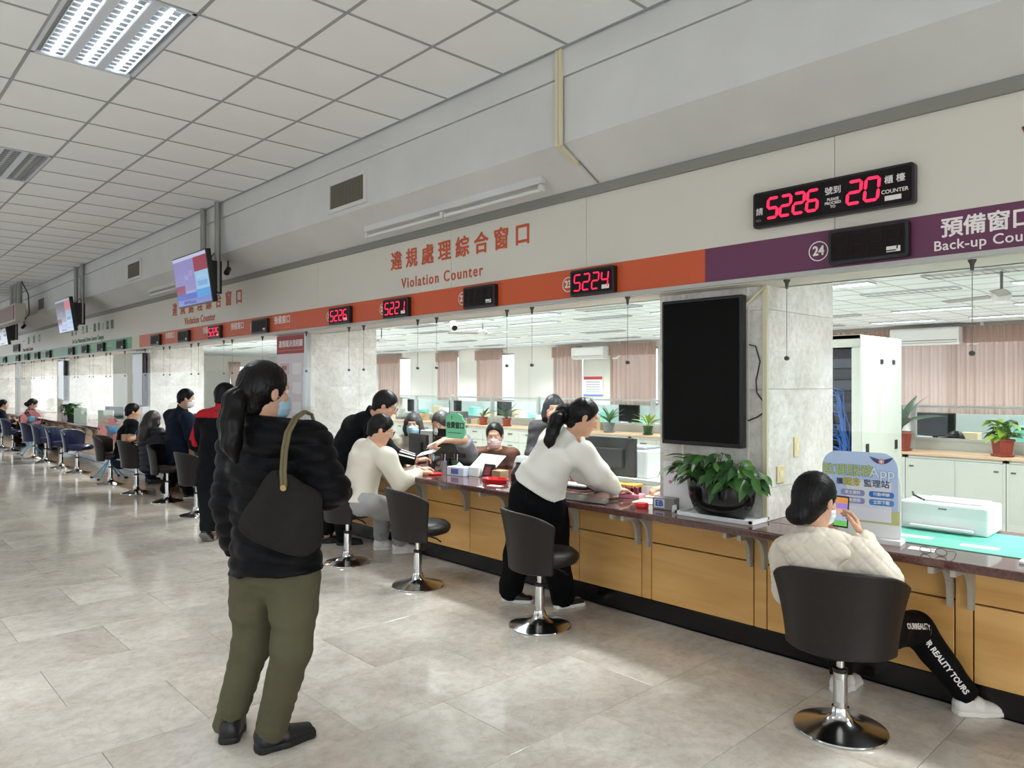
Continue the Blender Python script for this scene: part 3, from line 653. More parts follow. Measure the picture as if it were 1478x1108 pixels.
# hanging light-board
t = thing('light_board', 'long red-faced message board hung from the ceiling at the far end', 'sign', (3.0, 19.2, 2.85))
MB().box((2.88, 17.85, 2.84), (3.06, 21.2, 3.21)).build('casing', M('board_casing', (176, 170, 158), .5), t, True, bevel=.012)
MB().box((2.868, 17.95, 2.88), (2.88, 21.1, 3.17)).build('face', M('dull_red_face', (128, 92, 88), .4), t, True)
for yy in (18.1, 18.5, 18.9, 20.8): MB().tube([(3.0, yy, 3.2), (3.0, yy, ZC)], .05, 10).build('pole', MATS['grey_pole'], t, True, True)
MB().tube([(3.0, 17.9, ZC), (3.1, 17.8, 3.4), (3.12, 17.8, 3.0), (3.05, 17.84, 2.88)], .012, 6).build('cable', m_black, t, True, True)
# security cameras
def cctv(loc, d, lb, col, rod=.1):
    t = thing('security_camera', lb, 'camera', loc); d = nrm(np.array(d, float)); L_ = V(*loc)
    MB().tube([L_-d*.05, L_+d*.08], [.032, .034], 12).build('body', col, t, True, True, sharp=40)
    MB().lathe([(.03, 0), (.028, .004), (.0001, .005)], 12, L_+d*.08, axis=d).build('lens', m_black, t, True, True)
    MB().tube([L_-d*.02, L_-d*.02+V(0, 0, rod)], .010, 8).build('stem', col, t, True, True)
    return t
cctv((3.52, 8.66, 2.90), (-.4, -.6, -.4), 'small black camera under the beam behind the nearest hanging television', m_black, .11)
cctv((3.5, 20.6, 2.92), (-.4, -.6, -.4), 'black dome camera under the beam beside the hanging message board', m_black, .11)
cctv((4.68, 5.83, 2.15), (-.45, -.8, -.45), 'white bullet camera hanging inside the office near the 5221 display', M('white_plastic', (236, 237, 236), .35), .68)

# poster board on the second pillar
t = thing('poster_board', 'tall poster board with red header and pale flow chart on the second marble pillar', 'poster', (XP-.03, 7.87, .9)); x = XP-.05
MB().box((x, 7.52, .85), (x+.03, 8.23, ZS-.005)).build('panel', M('poster_paper', (214, 204, 208), .5), t, True)
MB().box((x-.003, 7.525, 1.90), (x, 8.225, ZS-.01)).build('header', M('poster_red', (156, 46, 48), .5), t, True)
MB().box((x-.02, 7.46, .8), (x+.03, 7.52, ZS-.003)).build('frame', m_alu, t, True, bevel=.004)
lettering('違規裁決流程圖', .085, (x-.004, 7.875, 2.01), RX, UZ, m_wtext, t, 'CENTER', .001, .0015)
MB().box((x-.0045, 7.56, 1.935), (x-.003, 8.19, 1.942)).build('rule', M('poster_gold', (206, 130, 60), .5), t, True)
for zz in (1.72, 1.5, 1.28, 1.08):
    MB().box((x-.002, 7.62, zz-.06), (x, 7.83, zz+.07)).build('chart_box', M('poster_white', (230, 226, 230), .5), t, True)
    MB().box((x-.002, 7.92, zz-.06), (x, 8.14, zz+.07)).build('chart_box', M('poster_pink', (206, 168, 168), .5), t, True)
for a_, zz in (('開單', 1.73), ('舉發', 1.51), ('裁決', 1.29), ('執行', 1.09)): lettering(a_, .06, (x-.003, 8.03, zz), RX, UZ, M('dark_letters', (40, 40, 46), .5), t, 'CENTER', .0006)
# televisions on the pillars
def pillar_tv(y0, lb, cab=False):
    t = thing('wall_television', lb, 'television', (XP-.07, y0+.37, 1.17)); xa, xb = XP-.105, XP-.05; ya, yb = y0+.10, y0+.655
    MB().box((xa, ya, 1.175), (xb, yb, 2.07)).build('casing', m_black, t, True, bevel=.006)
    MB().box((xa-.0015, ya+.018, 1.2), (xa, yb-.018, 2.052)).build('screen', M('black_glass', (6, 7, 8), .12, spec=.2), t, True)
    MB().box((xb, y0+.25, 1.4), (XP-.018, y0+.52, 1.8)).build('mount', m_black, t, True)
    MB().box((xa+.006, yb, 1.36), (xa+.03, yb+.001, 1.43)).build('sticker', m_stk, t, True)
    return t
pillar_tv(PIL[1], 'large blank black television mounted upright on the nearest marble pillar')
pillar_tv(PIL[3], 'blank upright television on the pillar beside the far left blue stools')
pillar_tv(PIL[4], 'blank upright television on the pillar farthest away, left of the tall plastic bottle stack')
t = thing('television_cable', 'thin black cable looping out beside the upright television on the nearest pillar', 'cable', (XP-.03, 2.1, 1.6))
MB().tube([(XP-.04, 2.16, 1.78), (XP-.03, 2.125, 1.77), (XP-.024, 2.10, 1.68), (XP-.024, 2.125, 1.57), (XP-.024, 2.12, 1.5), (XP-.024, 2.075, 1.44), (XP-.024, 2.07, 1.39), (XP-.03, 2.11, 1.36), (XP-.045, 2.165, 1.335)], .004, 6).build('cable', m_black, t, True, True)
t = thing('corner_conduit', 'cream cable duct running up the front corner of the nearest marble pillar', 'conduit', (XP-.03, 2.085, 1.4))
MB().box((XP-.034, 2.052, ZT), (XP-.018, 2.082, ZS)).build('duct', m_trunk, t, True, bevel=.003)
MB().tube([(XP-.03, 2.075, ZS-.012), (XP-.03, 2.10, ZS-.03), (XP-.03, 2.20, 2.0), (XP-.045, 2.215, 1.985)], .011, 8).build('pipe', m_trunk, t, True, True)
MB().lathe([(.0001, 0), (.018, .0), (.02, .02), (.012, .04), (.0001, .04)], 12, (XP-.045, 2.215, 1.965)).build('cap', m_trunk, t, True, True)
for z, x_, lb, w_ in ((1.17, 4.30, 'cream wall switch, higher of two on the lit side of the nearest pillar', .03), (1.02, 4.10, 'cream wall socket, lower of two on the lit side of the nearest pillar', .045)):
    t = thing('wall_switch', lb, 'switch', (x_, PIL[1]-.02, z)); h_ = .06 if w_ < .04 else .05
    MB().box((x_-w_, PIL[1]-.028, z-h_), (x_+w_, PIL[1]-.018, z+h_)).build('plate', M('cream_plate', (222, 206, 160), .45), t, True, bevel=.003)
    MB().box((x_-w_*.5, PIL[1]-.031, z-.02), (x_+w_*.5, PIL[1]-.028, z+.02)).build('rocker', M('cream_rocker', (232, 220, 182), .4), t, True)
# ================================================================== STOOLS AND FANS
m_chr = M('brushed_chrome', (214, 214, 214), .16, 1.)
m_lea = M('dark_leather', (33, 28, 26), .42, spec=.3, noise=(30, .12), bump=(260, .12)); m_blue = M('blue_leather', (16, 25, 60), .3, noise=(30, .1)); m_col = M('dark_collar', (24, 24, 25), .4)
def make_stool(mat, label, h=.0):
    """faces +x in its own frame"""
    t = thing('swivel_stool', label, 'stool')
    MB().lathe([(.0001, .0), (.196, .0), (.2, .006), (.197, .012), (.17, .020), (.11, .034), (.06, .052), (.042, .075), (.036, .105), (.0001, .105)], 40).build('base', m_chr, t, smooth=True)
    MB().lathe([(.0301, .10), (.0301, .262), (.0001, .262)], 20).build('lower_column', m_chrome, t, smooth=True)
    MB().lathe([(.031, .258), (.033, .262), (.033, .276), (.02, .28), (.0001, .28)], 20).build('collar', m_col, t, smooth=True)
    MB().lathe([(.0175, .27), (.0175, .40+h), (.0001, .40+h)], 16).build('upper_column', m_chrome, t, smooth=True)
    MB().lathe([(.0001, .385+h), (.10, .385+h), (.11, .40+h), (.0001, .405+h)], 20).build('seat_plate', m_col, t, smooth=True)
    MB().lathe([(.0001, .402+h), (.17, .402+h), (.205, .415+h), (.22, .44+h), (.216, .465+h), (.19, .488+h), (.12, .498+h), (.0001, .50+h)], 36, (.03, 0, 0), 1.05, 1.0).build('seat', mat, t, smooth=True, sharp=60)
    # wrap-round back, flaring outward at the top
    def fn(outer):
        def g(a, b):
            an = math.radians(180+(a-.5)*2*74); z = .372+h+b*.36+.03*math.cos((a-.5)*2*1.3)*b
            r = .232+.055*b**1.6+(0.0 if outer else -.034); tp = 1-.16*(abs(a-.5)*2)**4
            z = .372+h+(z-.372-h)*tp
            return (r*math.cos(an)+.035, r*math.sin(an)*1.04, z)
        return g
    mb = MB(); nu, nv = 29, 9; go, gi = fn(True), fn(False); vs = []
    for j in range(nv):
        for i in range(nu): vs.append(go(i/(nu-1), j/(nv-1)))
    for j in range(nv):
        for i in range(nu): vs.append(gi(i/(nu-1), j/(nv-1)))
    N = nu*nv; fs = []
    for j in range(nv-1):
        for i in range(nu-1):
            a = j*nu+i; fs.append((a+1, a, a+nu, a+nu+1)); fs.append((N+a, N+a+1, N+a+nu+1, N+a+nu))
    for i in range(nu-1):
        fs.append((i, i+1, N+i+1, N+i)); a = (nv-1)*nu+i; fs.append((a+1, a, N+a, N+a+1))
    for j in range(nv-1):
        a = j*nu; fs.append((a, N+a, N+a+nu, a+nu)); a = j*nu+nu-1; fs.append((N+a, a, a+nu, N+a+nu))
    mb.add(vs, fs); o = mb.build('backrest', mat, t, smooth=True, sharp=50)
    bv = o.modifiers.new('soft', 'BEVEL'); bv.width = .012; bv.segments = 3; bv.limit_method = 'ANGLE'; bv.angle_limit = math.radians(50)
    MB().tube([(.05, -.02, .39+h), (.09, -.14, .375+h), (.10, -.19, .36+h)], .006, 8).build('height_lever', m_col, t, smooth=True)
    MB().grid(lambda a, b: (.0306*math.cos(math.radians(150+a*60)), .0306*math.sin(math.radians(150+a*60)), .13+.10*b), 5, 2).build('label_sticker', M('sticker_grey', (196, 196, 192), .4), t)
    return t
GS = 'swivel stools along the counter'
BR = [((3.331, 1.381), 90-72, 'dark brown swivel stool under the woman in the cream quilted hoodie'),
      ((3.351, 3.293), -17, 'empty dark brown swivel stool behind the woman in the white sweater'),
      ((3.336, 4.592), -10, 'empty dark brown swivel stool beside the man in grey trousers'),
      ((3.322, 5.60), -14, 'dark brown swivel stool under the seated man in the cream sweatshirt'),
      ((3.22, 8.82), 4, 'dark swivel stool partly hidden by the man in the red yoke jacket'),
      ((3.317, 10.12), -42, 'dark swivel stool with its hollow back turned out, behind the man in navy'),
      ((3.254, 11.21), -2, 'dark swivel stool under the long-haired woman in the grey puffer'),
      ((3.259, 12.51), -30, 'dark swivel stool under the man in the black T-shirt, in front of a pink fan')]
BL = [((3.258, 14.52), -48, 'navy blue swivel stool, nearest of the blue ones'), ((3.229, 15.57), -46, 'navy blue swivel stool, second of the blue ones from the near end'), ((3.234, 16.88), -25, 'navy blue swivel stool, third of the blue ones from the near end'),
      ((3.204, 17.83), -5, 'navy blue swivel stool directly before the far pink fan'), ((3.213, 20.19), -10, 'navy blue swivel stool under the person in dark brown at the far left'), ((3.158, 21.24), -10, 'navy blue swivel stool under the man at the far left edge')]
p = make_stool(m_lea, BR[0][2])
for i, ((x, y), a, lb) in enumerate(BR): place(p if i == 0 else copy_tree(p), (x, y, 0), math.radians(a), lb, GS)
p = make_stool(m_blue, BL[0][2])
for i, ((x, y), a, lb) in enumerate(BL): place(p if i == 0 else copy_tree(p), (x, y, 0), math.radians(a), lb, GS)

m_fblue = M('fan_blue', (92, 168, 208), .4); m_pink = M('fan_pink', (224, 160, 158), .45)
def fan(loc, deg, lb, zc):
    t = thing('pedestal_fan', lb, 'fan', loc); L_ = V(*loc); n = V(math.cos(math.radians(deg)), math.sin(math.radians(deg)), .0); s_ = np.cross(V(0, 0, 1), n); C = L_+V(0, 0, zc)
    for k in range(4):
        a = math.radians(45+90*k); d = V(math.cos(a), math.sin(a), 0)
        o = MB().tube([L_+V(0, 0, .30), L_+d*.13+V(0, 0, .15), L_+d*.27+V(0, 0, .018)], .012, 8).build('leg', m_fblue, t, True, True)
        MB().tube([L_+d*.26+V(0, 0, .016), L_+d*.31+V(0, 0, .016)], .015, 8).build('foot', m_black, o, True, True)
    MB().tube([L_+V(0, 0, .28), C-V(0, 0, .06)-n*.06], .017, 10).build('pole', m_fblue, t, True, True)
    R_ = .235; cage = MB()
    for k in range(24):
        a = 2*math.pi*k/24; d = s_*math.cos(a)+V(0, 0, 1)*math.sin(a)
        cage.tube([C+d*.06+n*.075, C+d*R_*.8+n*.06, C+d*R_, C+d*R_*.8-n*.05, C+d*.06-n*.055], .0022, 4, False)
    for rr_, dd in ((R_, 0), (R_*.8, .06), (R_*.8, -.05), (R_*.5, .07)):
        cage.tube([C+n*dd+(s_*math.cos(a)+V(0, 0, 1)*math.sin(a))*rr_ for a in np.linspace(0, 2*math.pi, 33)], .004 if rr_ == R_ else .003, 5, False)
    cage.build('cage', m_pink, t, True, True)
    for k in range(3):
        a0 = 2*math.pi*k/3
        def bl(a, b, a0=a0): an = a0+(a-.5)*1.7*(.6+.4*b); r = .05+b*.15; return tuple(C+(s_*math.cos(an)+V(0, 0, 1)*math.sin(an))*r+n*(.02*(a-.5)*2))
        MB().grid(bl, 7, 5).build('blade', M('fan_blade', (226, 150, 148), .35), t, True, True)
    MB().lathe([(.0001, .075), (.05, .07), (.06, .05), (.06, .04), (.0001, .04)], 20, C, axis=n).build('front_cap', m_fblue, t, True, True)
    MB().lathe([(.0001, -.16), (.05, -.15), (.065, -.11), (.065, -.04), (.0001, -.03)], 20, C, axis=n).build('motor', m_fblue, t, True, True)
    return t
fan((3.44, 13.30, 0), 125, 'pink-caged blue pedestal fan behind the man in the black T-shirt', .80)
fan((3.36, 19.0, 0), 88, 'pink-caged blue pedestal fan at the far left among the navy stools', .78)
# ------------------------------------------------------------------ figures: smooth-blended tapered volumes meshed as one surface
class Sdf:
    def __init__(s): s.ops = []; s.disp = []
    def cone(s, a, b, ra, rb, k=.02, op='u', grow=True):
        a = np.asarray(a, float); b = np.asarray(b, float); ab = b-a; L2 = max(ab@ab, 1e-9); r = max(ra, rb)
        def fn(x, y, z):
            h = np.clip(((x-a[0])*ab[0]+(y-a[1])*ab[1]+(z-a[2])*ab[2])/L2, 0, 1)
            return np.sqrt((x-a[0]-h*ab[0])**2+(y-a[1]-h*ab[1])**2+(z-a[2]-h*ab[2])**2)-(ra+(rb-ra)*h)
        s.ops.append((op, fn, np.minimum(a, b)-r, np.maximum(a, b)+r, k)); return s
    def chain(s, pts, rs, k=.02, op='u'):
        for i in range(len(pts)-1): s.cone(pts[i], pts[i+1], rs[i], rs[i+1], k, op)
        return s
    def ell(s, c, r, ax=None, k=.02, op='u'):
        c = np.asarray(c, float); A = np.eye(3) if ax is None else np.array([nrm(q) for q in ax]); m = max(r); mn = min(r)
        def fn(x, y, z):
            dx, dy, dz = x-c[0], y-c[1], z-c[2]; t = 0
            g = 0
            for i in range(3):
                q = dx*A[i][0]+dy*A[i][1]+dz*A[i][2]; t = t+(q/r[i])**2; g = g+(q/r[i]**2)**2
            t = np.sqrt(t); return t*(t-1)/np.maximum(np.sqrt(g), 1e-6)
        s.ops.append((op, fn, c-m, c+m, k)); return s
    def econe(s, a, b, wa, wb, side, k=.03, op='u', cap=.5):
        """tapered trunk with an elliptical section: wa, wb = (half width, half depth)"""
        a = np.asarray(a, float); b = np.asarray(b, float); ax = b-a; L = np.linalg.norm(ax); ax = ax/L
        sd = side-ax*(side@ax); sd = nrm(sd); fr = np.cross(ax, sd); m = max(*wa, *wb)
        def fn(x, y, z):
            dx, dy, dz = x-a[0], y-a[1], z-a[2]
            t = dx*ax[0]+dy*ax[1]+dz*ax[2]; h = np.clip(t/L, 0, 1)
            w = wa[0]+(wb[0]-wa[0])*h; d = wa[1]+(wb[1]-wa[1])*h; e = np.minimum(w, d)*cap
            p = dx*sd[0]+dy*sd[1]+dz*sd[2]; q = dx*fr[0]+dy*fr[1]+dz*fr[2]; o = t-h*L
            g = np.sqrt((p/w)**2+(q/d)**2+(o/e)**2)
            gg = np.sqrt((p/w**2)**2+(q/d**2)**2+(o/e**2)**2)
            return g*(g-1)/np.maximum(gg, 1e-6)
        s.ops.append((op, fn, np.minimum(a, b)-m, np.maximum(a, b)+m, k)); return s
    def box(s, c, half, ax, r=.01, k=.01, op='u'):
        c = np.asarray(c, float); A = [nrm(np.asarray(q, float)) for q in ax]; m = np.linalg.norm(half)+r
        def fn(x, y, z):
            dx, dy, dz = x-c[0], y-c[1], z-c[2]; out = 0; ins = -1e9
            for i in range(3):
                q = np.abs(dx*A[i][0]+dy*A[i][1]+dz*A[i][2])-(half[i]-r)
                out = out+np.maximum(q, 0)**2; ins = np.maximum(ins, q)
            return np.sqrt(out)+np.minimum(ins, 0)-r
        s.ops.append((op, fn, c-m, c+m, k)); return s
    def cut(s, p, n, rad=.3):
        """keeps only what lies behind the plane through p with normal n (within rad)"""
        p = np.asarray(p, float); n = nrm(np.asarray(n, float))
        def fn(x, y, z): return (x-p[0])*n[0]+(y-p[1])*n[1]+(z-p[2])*n[2]
        s.ops.append(('i', fn, p-rad, p+rad, 0)); return s
    def mesh(s, vox):
        us = [o for o in s.ops if o[0] == 'u']
        lo = np.min([o[2] for o in us], axis=0)-4*vox-.02; hi = np.max([o[3] for o in us], axis=0)+4*vox+.02
        n = np.ceil((hi-lo)/vox).astype(int)+1
        D = np.full(n, .2, np.float32)
        ax = [(lo[i]+vox*np.arange(n[i])).astype(np.float32) for i in range(3)]
        for op, fn, l, h, k in s.ops:
            pad = k+2.5*vox
            i0 = np.clip(np.floor((l-pad-lo)/vox).astype(int), 0, n); i1 = np.clip(np.ceil((h+pad-lo)/vox).astype(int)+1, 0, n)
            if np.any(i1 <= i0): continue
            sl = tuple(slice(a, b) for a, b in zip(i0, i1))
            x = ax[0][sl[0]][:, None, None]; y = ax[1][sl[1]][None, :, None]; z = ax[2][sl[2]][None, None, :]
            d = fn(x, y, z).astype(np.float32); c = D[sl]
            if op == 'u':
                r = np.minimum(c, d)
                if k > 0: q = np.maximum(k-np.abs(c-d), 0); r = r-q*q/(4*k)
            elif op == 's':
                r = np.maximum(c, -d)
                if k > 0: q = np.maximum(k-np.abs(c+d), 0); r = r+q*q/(4*k)
            else: r = np.maximum(c, d)
            D[sl] = r
        for fn in s.disp:
            m = np.abs(D) < .04; i, j, k_ = np.nonzero(m)
            D[m] += fn(ax[0][i], ax[1][j], ax[2][k_]).astype(np.float32)
        return surf(D, lo, vox)
def surf(D, lo, vox):
    s = D < 0; s8 = s.astype(np.int8)
    c = np.zeros(tuple(q-1 for q in D.shape), np.int8)
    for dx in (0, 1):
        for dy in (0, 1):
            for dz in (0, 1): c += s8[dx:s.shape[0]-1+dx, dy:s.shape[1]-1+dy, dz:s.shape[2]-1+dz]
    I, J, K = np.nonzero((c > 0) & (c < 8)); idx = np.full(c.shape, -1, np.int32); idx[I, J, K] = np.arange(len(I))
    cor = [(a, b, d) for a in (0, 1) for b in (0, 1) for d in (0, 1)]
    val = {q: D[I+q[0], J+q[1], K+q[2]] for q in cor}
    P = np.zeros((len(I), 3)); cnt = np.zeros(len(I))
    for a in cor:
        for dim in range(3):
            if a[dim]: continue
            b = list(a); b[dim] = 1; b = tuple(b)
            va, vb = val[a], val[b]; m = (va < 0) != (vb < 0); t = np.where(m, va/np.where(m, va-vb, 1), 0)
            for q in range(3): P[:, q] += np.where(m, a[q]+(t if q == dim else 0), 0)
            cnt += m
    P = (P/cnt[:, None]+np.stack([I, J, K], 1))*vox+lo
    F = []
    for dim in range(3):
        sl0 = [slice(None)]*3; sl1 = [slice(None)]*3; sl0[dim] = slice(0, -1); sl1[dim] = slice(1, None)
        a, b = s[tuple(sl0)], s[tuple(sl1)]
        i, j, k = np.nonzero(a != b); e = [i, j, k]; o1, o2 = [q for q in range(3) if q != dim]
        ok = (e[o1] > 0) & (e[o2] > 0) & (e[o1] < c.shape[o1]) & (e[o2] < c.shape[o2]); e = [q[ok] for q in e]
        fl = a[tuple(e)]
        def g(d1, d2):
            q = [e[0].copy(), e[1].copy(), e[2].copy()]; q[o1] -= d1; q[o2] -= d2; return idx[tuple(q)]
        qd = np.stack([g(1, 1), g(0, 1), g(0, 0), g(1, 0)], 1)
        flip = fl if dim != 1 else ~fl
        qd[~flip] = qd[~flip][:, ::-1]; F.append(qd)
    return P, np.concatenate(F)
def sdf_obj(s, vox, name, mat, parent=None):
    P, F = s.mesh(vox); me = bpy.data.meshes.new(name)
    me.vertices.add(len(P)); me.vertices.foreach_set('co', P.astype(np.float32).ravel())
    me.loops.add(4*len(F)); me.loops.foreach_set('vertex_index', F.astype(np.int32).ravel())
    me.polygons.add(len(F)); me.polygons.foreach_set('loop_start', np.arange(0, 4*len(F), 4, dtype=np.int32))
    me.update(calc_edges=True); me.polygons.foreach_set('use_smooth', [True]*len(F)); me.validate()
    return link(name, me, mat, parent, True)

# displacements ------------------------------------------------------
def folds(a=.003, f=1., seed=0, up=.35):
    r = np.random.default_rng(seed); ks = []
    for _ in range(6):
        k = r.normal(size=3); k[2] = k[2]*1.3; k = nrm(k)*r.uniform(35, 85)*f; ks.append((k, r.uniform(0, 6), r.uniform(.5, 1)))
    def fn(x, y, z):
        t = 0
        for k, ph, w in ks: t = t+w*np.sin(k[0]*x+k[1]*y+k[2]*z+ph+1.5*np.sin(11*z+5*x+ph))
        return a*t/2.2
    return fn
def baffles(axis, sp, a, ph=0.):
    ax = nrm(np.asarray(axis, float))
    def fn(x, y, z):
        w = .012*np.sin(9*x+4*y)+.010*np.sin(7*y-8*x)
        return a-2*a*np.sqrt(np.abs(np.sin(np.pi*((x*ax[0]+y*ax[1]+z*ax[2]+w)/sp+ph))))
    return fn
def quilt(u, w, sp, a):
    u, w = nrm(np.asarray(u, float)), nrm(np.asarray(w, float)); p, q = nrm(u+w), nrm(u-w)
    def fn(x, y, z):
        s1 = np.abs(np.sin(np.pi*(x*p[0]+y*p[1]+z*p[2])/sp)); s2 = np.abs(np.sin(np.pi*(x*q[0]+y*q[1]+z*q[2])/sp))
        return a-2*a*np.minimum(1, 2.2*np.minimum(s1, s2))
    return fn
def strands(c, f, up, a=.0025, n=38):
    f, up = nrm(f), nrm(up); r = np.cross(f, up)
    def fn(x, y, z):
        dx, dy, dz = x-c[0], y-c[1], z-c[2]
        an = np.arctan2(dx*r[0]+dy*r[1]+dz*r[2], dx*f[0]+dy*f[1]+dz*f[2]); h = dx*up[0]+dy*up[1]+dz*up[2]
        return a*np.sin(n*an+14*h+2*np.sin(23*h))
    return fn

# anatomy ------------------------------------------------------------
def head_axes(fd, tilt=0.):
    f = nrm(fd); r = nrm(np.cross(f, V(0, 0, 1))); u = np.cross(r, f)
    if tilt: r, u = r*math.cos(tilt)+u*math.sin(tilt), u*math.cos(tilt)-r*math.sin(tilt)
    return f, r, u
def add_head(s, c, A, sc=1.):
    f, r, u = A; q = lambda a, b, d: c+(f*a+r*b+u*d)*sc
    s.ell(q(-.012, 0, .032), (.076*sc, .095*sc, .088*sc), (r, f, u), .03)
    s.ell(q(.026, 0, -.045), (.060*sc, .064*sc, .072*sc), (r, f, u), .03)
    s.cone(q(.066, -.012, -.098), q(.066, .012, -.098), .020*sc, .020*sc, .025)
    s.cone(q(.082, -.03, .030), q(.082, .03, .030), .012*sc, .012*sc, .015)
    for e in (-1, 1):
        s.ell(q(.094, e*.031, .010), (.017*sc, .012*sc, .011*sc), (r, f, u), .008, 's')
        s.ell(q(.050, e*.048, -.020), (.018*sc, .028*sc, .020*sc), (r, f, u), .02)
        s.ell(q(-.006, e*.078, -.006), (.009*sc, .018*sc, .031*sc), (r, f, u), .008)
    s.cone(q(.088, 0, .014), q(.108, 0, -.024), .008*sc, .012*sc, .012)
    s.cone(q(.098, -.012, -.027), q(.098, .012, -.027), .008*sc, .008*sc, .010)
    s.cone(q(.082, -.018, -.058), q(.082, .018, -.058), .007*sc, .007*sc, .008)
    s.cone(q(.079, -.015, -.068), q(.079, .015, -.068), .008*sc, .008*sc, .008)
def add_hand(s, w, d, n, right=True, curl=25., sc=1., k=.006, point=False, spread=1.):
    """palm, four jointed fingers of unequal length, thumb from the side of the palm; n = the way the palm faces"""
    d = nrm(d); n = nrm(n-d*(n@d)); sd = np.cross(d, n)*(1 if right else -1)     # sd: thumb side
    pc = w+d*.050*sc
    s.box(pc, (.047*sc, .038*sc, .0135*sc), (d, sd, n), .012*sc, .012)
    for i, (off, ln, rr) in enumerate(((.028, .074, .0088), (.0095, .082, .0092), (-.0095, .077, .0088), (-.028, .060, .0078))):
        b = w+(d*.092+sd*off)*sc; dirn = nrm(d+sd*off*2.2*spread); c = curl+(0 if i else -6)
        if point: c = 6 if i == 0 else 72
        pts = [w+(d*.070+sd*off*.9)*sc, b]; ang = 0
        for seg, fr in enumerate((.45, .31, .24)):
            ang += math.radians(c*(.8, 1.1, .7)[seg]); q = dirn*math.cos(ang)+n*math.sin(ang); pts.append(pts[-1]+q*ln*fr*sc)
        s.chain(pts, [rr*sc, rr*sc, rr*.95*sc, rr*.88*sc, rr*.78*sc], k)
    t0 = w+(d*.022+sd*.026)*sc; t1 = t0+(d*.030+sd*.026+n*.012)*sc; t2 = t1+(d*.032+sd*.008+n*.012)*sc; t3 = t2+(d*.022-sd*.002+n*.008)*sc
    s.chain([t0, t1, t2, t3], [.015*sc, .0115*sc, .0098*sc, .0085*sc], .008)
def ang_mid(a, b, f=.5): return a+(b-a)*f
SKIN = lambda: M('skin', (206, 160, 132), .5, noise=(30, .05), spec=.4)
def person(label, p, look, vox=.008, name='person'):
    """p: joints (world points); look: clothes, hair, shoes. The body is one continuous mesh; clothes, hair and shoes are its children."""
    sc = look.get('sc', 1.); fem = look.get('fem', False)
    A = head_axes(p['hdir'], p.get('tilt', 0.)); f, r, u = A; c = p['head']
    shR, elR, wrR = p['R']; shL, elL, wrL = p['L']; nb, ch, pe = p['nb'], p['ch'], p['pe']; wa = p.get('wa', (ch+pe)/2)
    side = nrm(shR-shL); hside = nrm(p['hip'][0]-p['hip'][1]); spine = nrm(ch-pe); front = nrm(np.cross(V(0, 0, 1), side))
    shy = p.get('toes', (front, front))
    b = Sdf()
    cw, ww, hw = ((.150, .128, .165) if fem else (.168, .150, .160)); cw, ww, hw = cw*sc, ww*sc, hw*sc
    b.ell(pe-spine*.04, (hw, .105*sc, .10*sc), (hside, np.cross(hside, spine), spine), .04)
    b.econe(pe, wa, (hw, .105*sc), (ww, .09*sc), hside, .04); b.econe(wa, ch, (ww, .09*sc), (cw, .105*sc), side, .04)
    b.econe(ch, ang_mid(ch, nb, .8), (cw*.95, .095*sc), (.07*sc, .06*sc), side, .04)
    for sh in (shR, shL): b.cone(ang_mid(nb, sh, .35)-V(0, 0, .01), sh, .05*sc, .056*sc, .04)
    for sh, el, wr in ((shR, elR, wrR), (shL, elL, wrL)):
        b.chain([sh, el, wr], [.052*sc, .041*sc, .027*sc], .02); b.cone(el, ang_mid(el, wr, .4), .041*sc, .041*sc, .02)
    b.cone(nb-V(0, 0, .03), c-u*.055-f*.022, .058*sc, .054*sc, .03)
    add_head(b, c, A, sc)
    hs = .95 if fem else 1.05
    for key, wr, el, rt in (('handR', wrR, elR, True), ('handL', wrL, elL, False)):
        d, n, cu = p.get(key, (None, None, 28)); d = nrm(wr-el) if d is None else d; n = -V(0, 0, 1)+.01*front if n is None else n
        add_hand(b, wr, d, n, rt, cu, hs*sc, point=p.get('point') == key)
    for i in (0, 1):
        hp, kn, an = p['hip'][i], p['kn'][i], p['an'][i]; t = nrm(shy[i])
        b.chain([hp, kn, an], [.083*sc, .056*sc, .038*sc], .03); b.cone(ang_mid(kn, an, .15), ang_mid(kn, an, .45), .055*sc, .05*sc, .03)
        b.cone(an-V(0, 0, .045)-t*.03, an-V(0, 0, .055)+t*.12, .030, .024, .03)
    body = sdf_obj(b, vox*.8 if look.get('finehands') else vox, name, SKIN())
    tag(body, label, 'person', look.get('group'))

    tp = look['top']; t = tp.get('t', .014); e = Sdf(); w3 = tp.get('w', (1, 1, 1)); ar = tp.get('arm', (.07, .058, .042))
    hem = tp.get('hem', .06); hp = pe-spine*hem; hem_p = hp
    e.econe(hp-spine*.05, wa, ((hw+t)*w3[2], (.105*sc+t)*w3[2]), ((ww+t)*w3[1], (.092*sc+t)*w3[1]), hside, .05, cap=.3)
    e.econe(wa, ch, ((ww+t)*w3[1], (.092*sc+t)*w3[1]), ((cw+t)*w3[0], (.105*sc+t)*w3[0]), side, .05)
    e.econe(ch, ang_mid(ch, nb, .85), ((cw+t)*.95*w3[0], .097*sc+t), (.085*sc, .07*sc+t*.5), side, .05)
    for sh in (shR, shL): e.cone(ang_mid(nb, sh, .3)-V(0, 0, .012), sh, .056*sc+t*.5, ar[0]*sc, .05)
    sl = tp.get('sleeve', 1.)
    for sh, el, wr in ((shR, elR, wrR), (shL, elL, wrL)):
        e.cone(sh, el, ar[0]*sc, ar[1]*sc, .03)
        if sl > .5: e.cone(el, ang_mid(el, wr, .97), ar[1]*sc, ar[2]*sc, .02)
        else: e.cut(ang_mid(sh, el, sl*2), el-sh, .085)
    if tp.get('puff'): e.ell(ang_mid(elR, wrR, .75), (.05, .05, .05)); e.ell(ang_mid(elL, wrL, .75), (.05, .05, .05))
    co = tp.get('collar', .0)
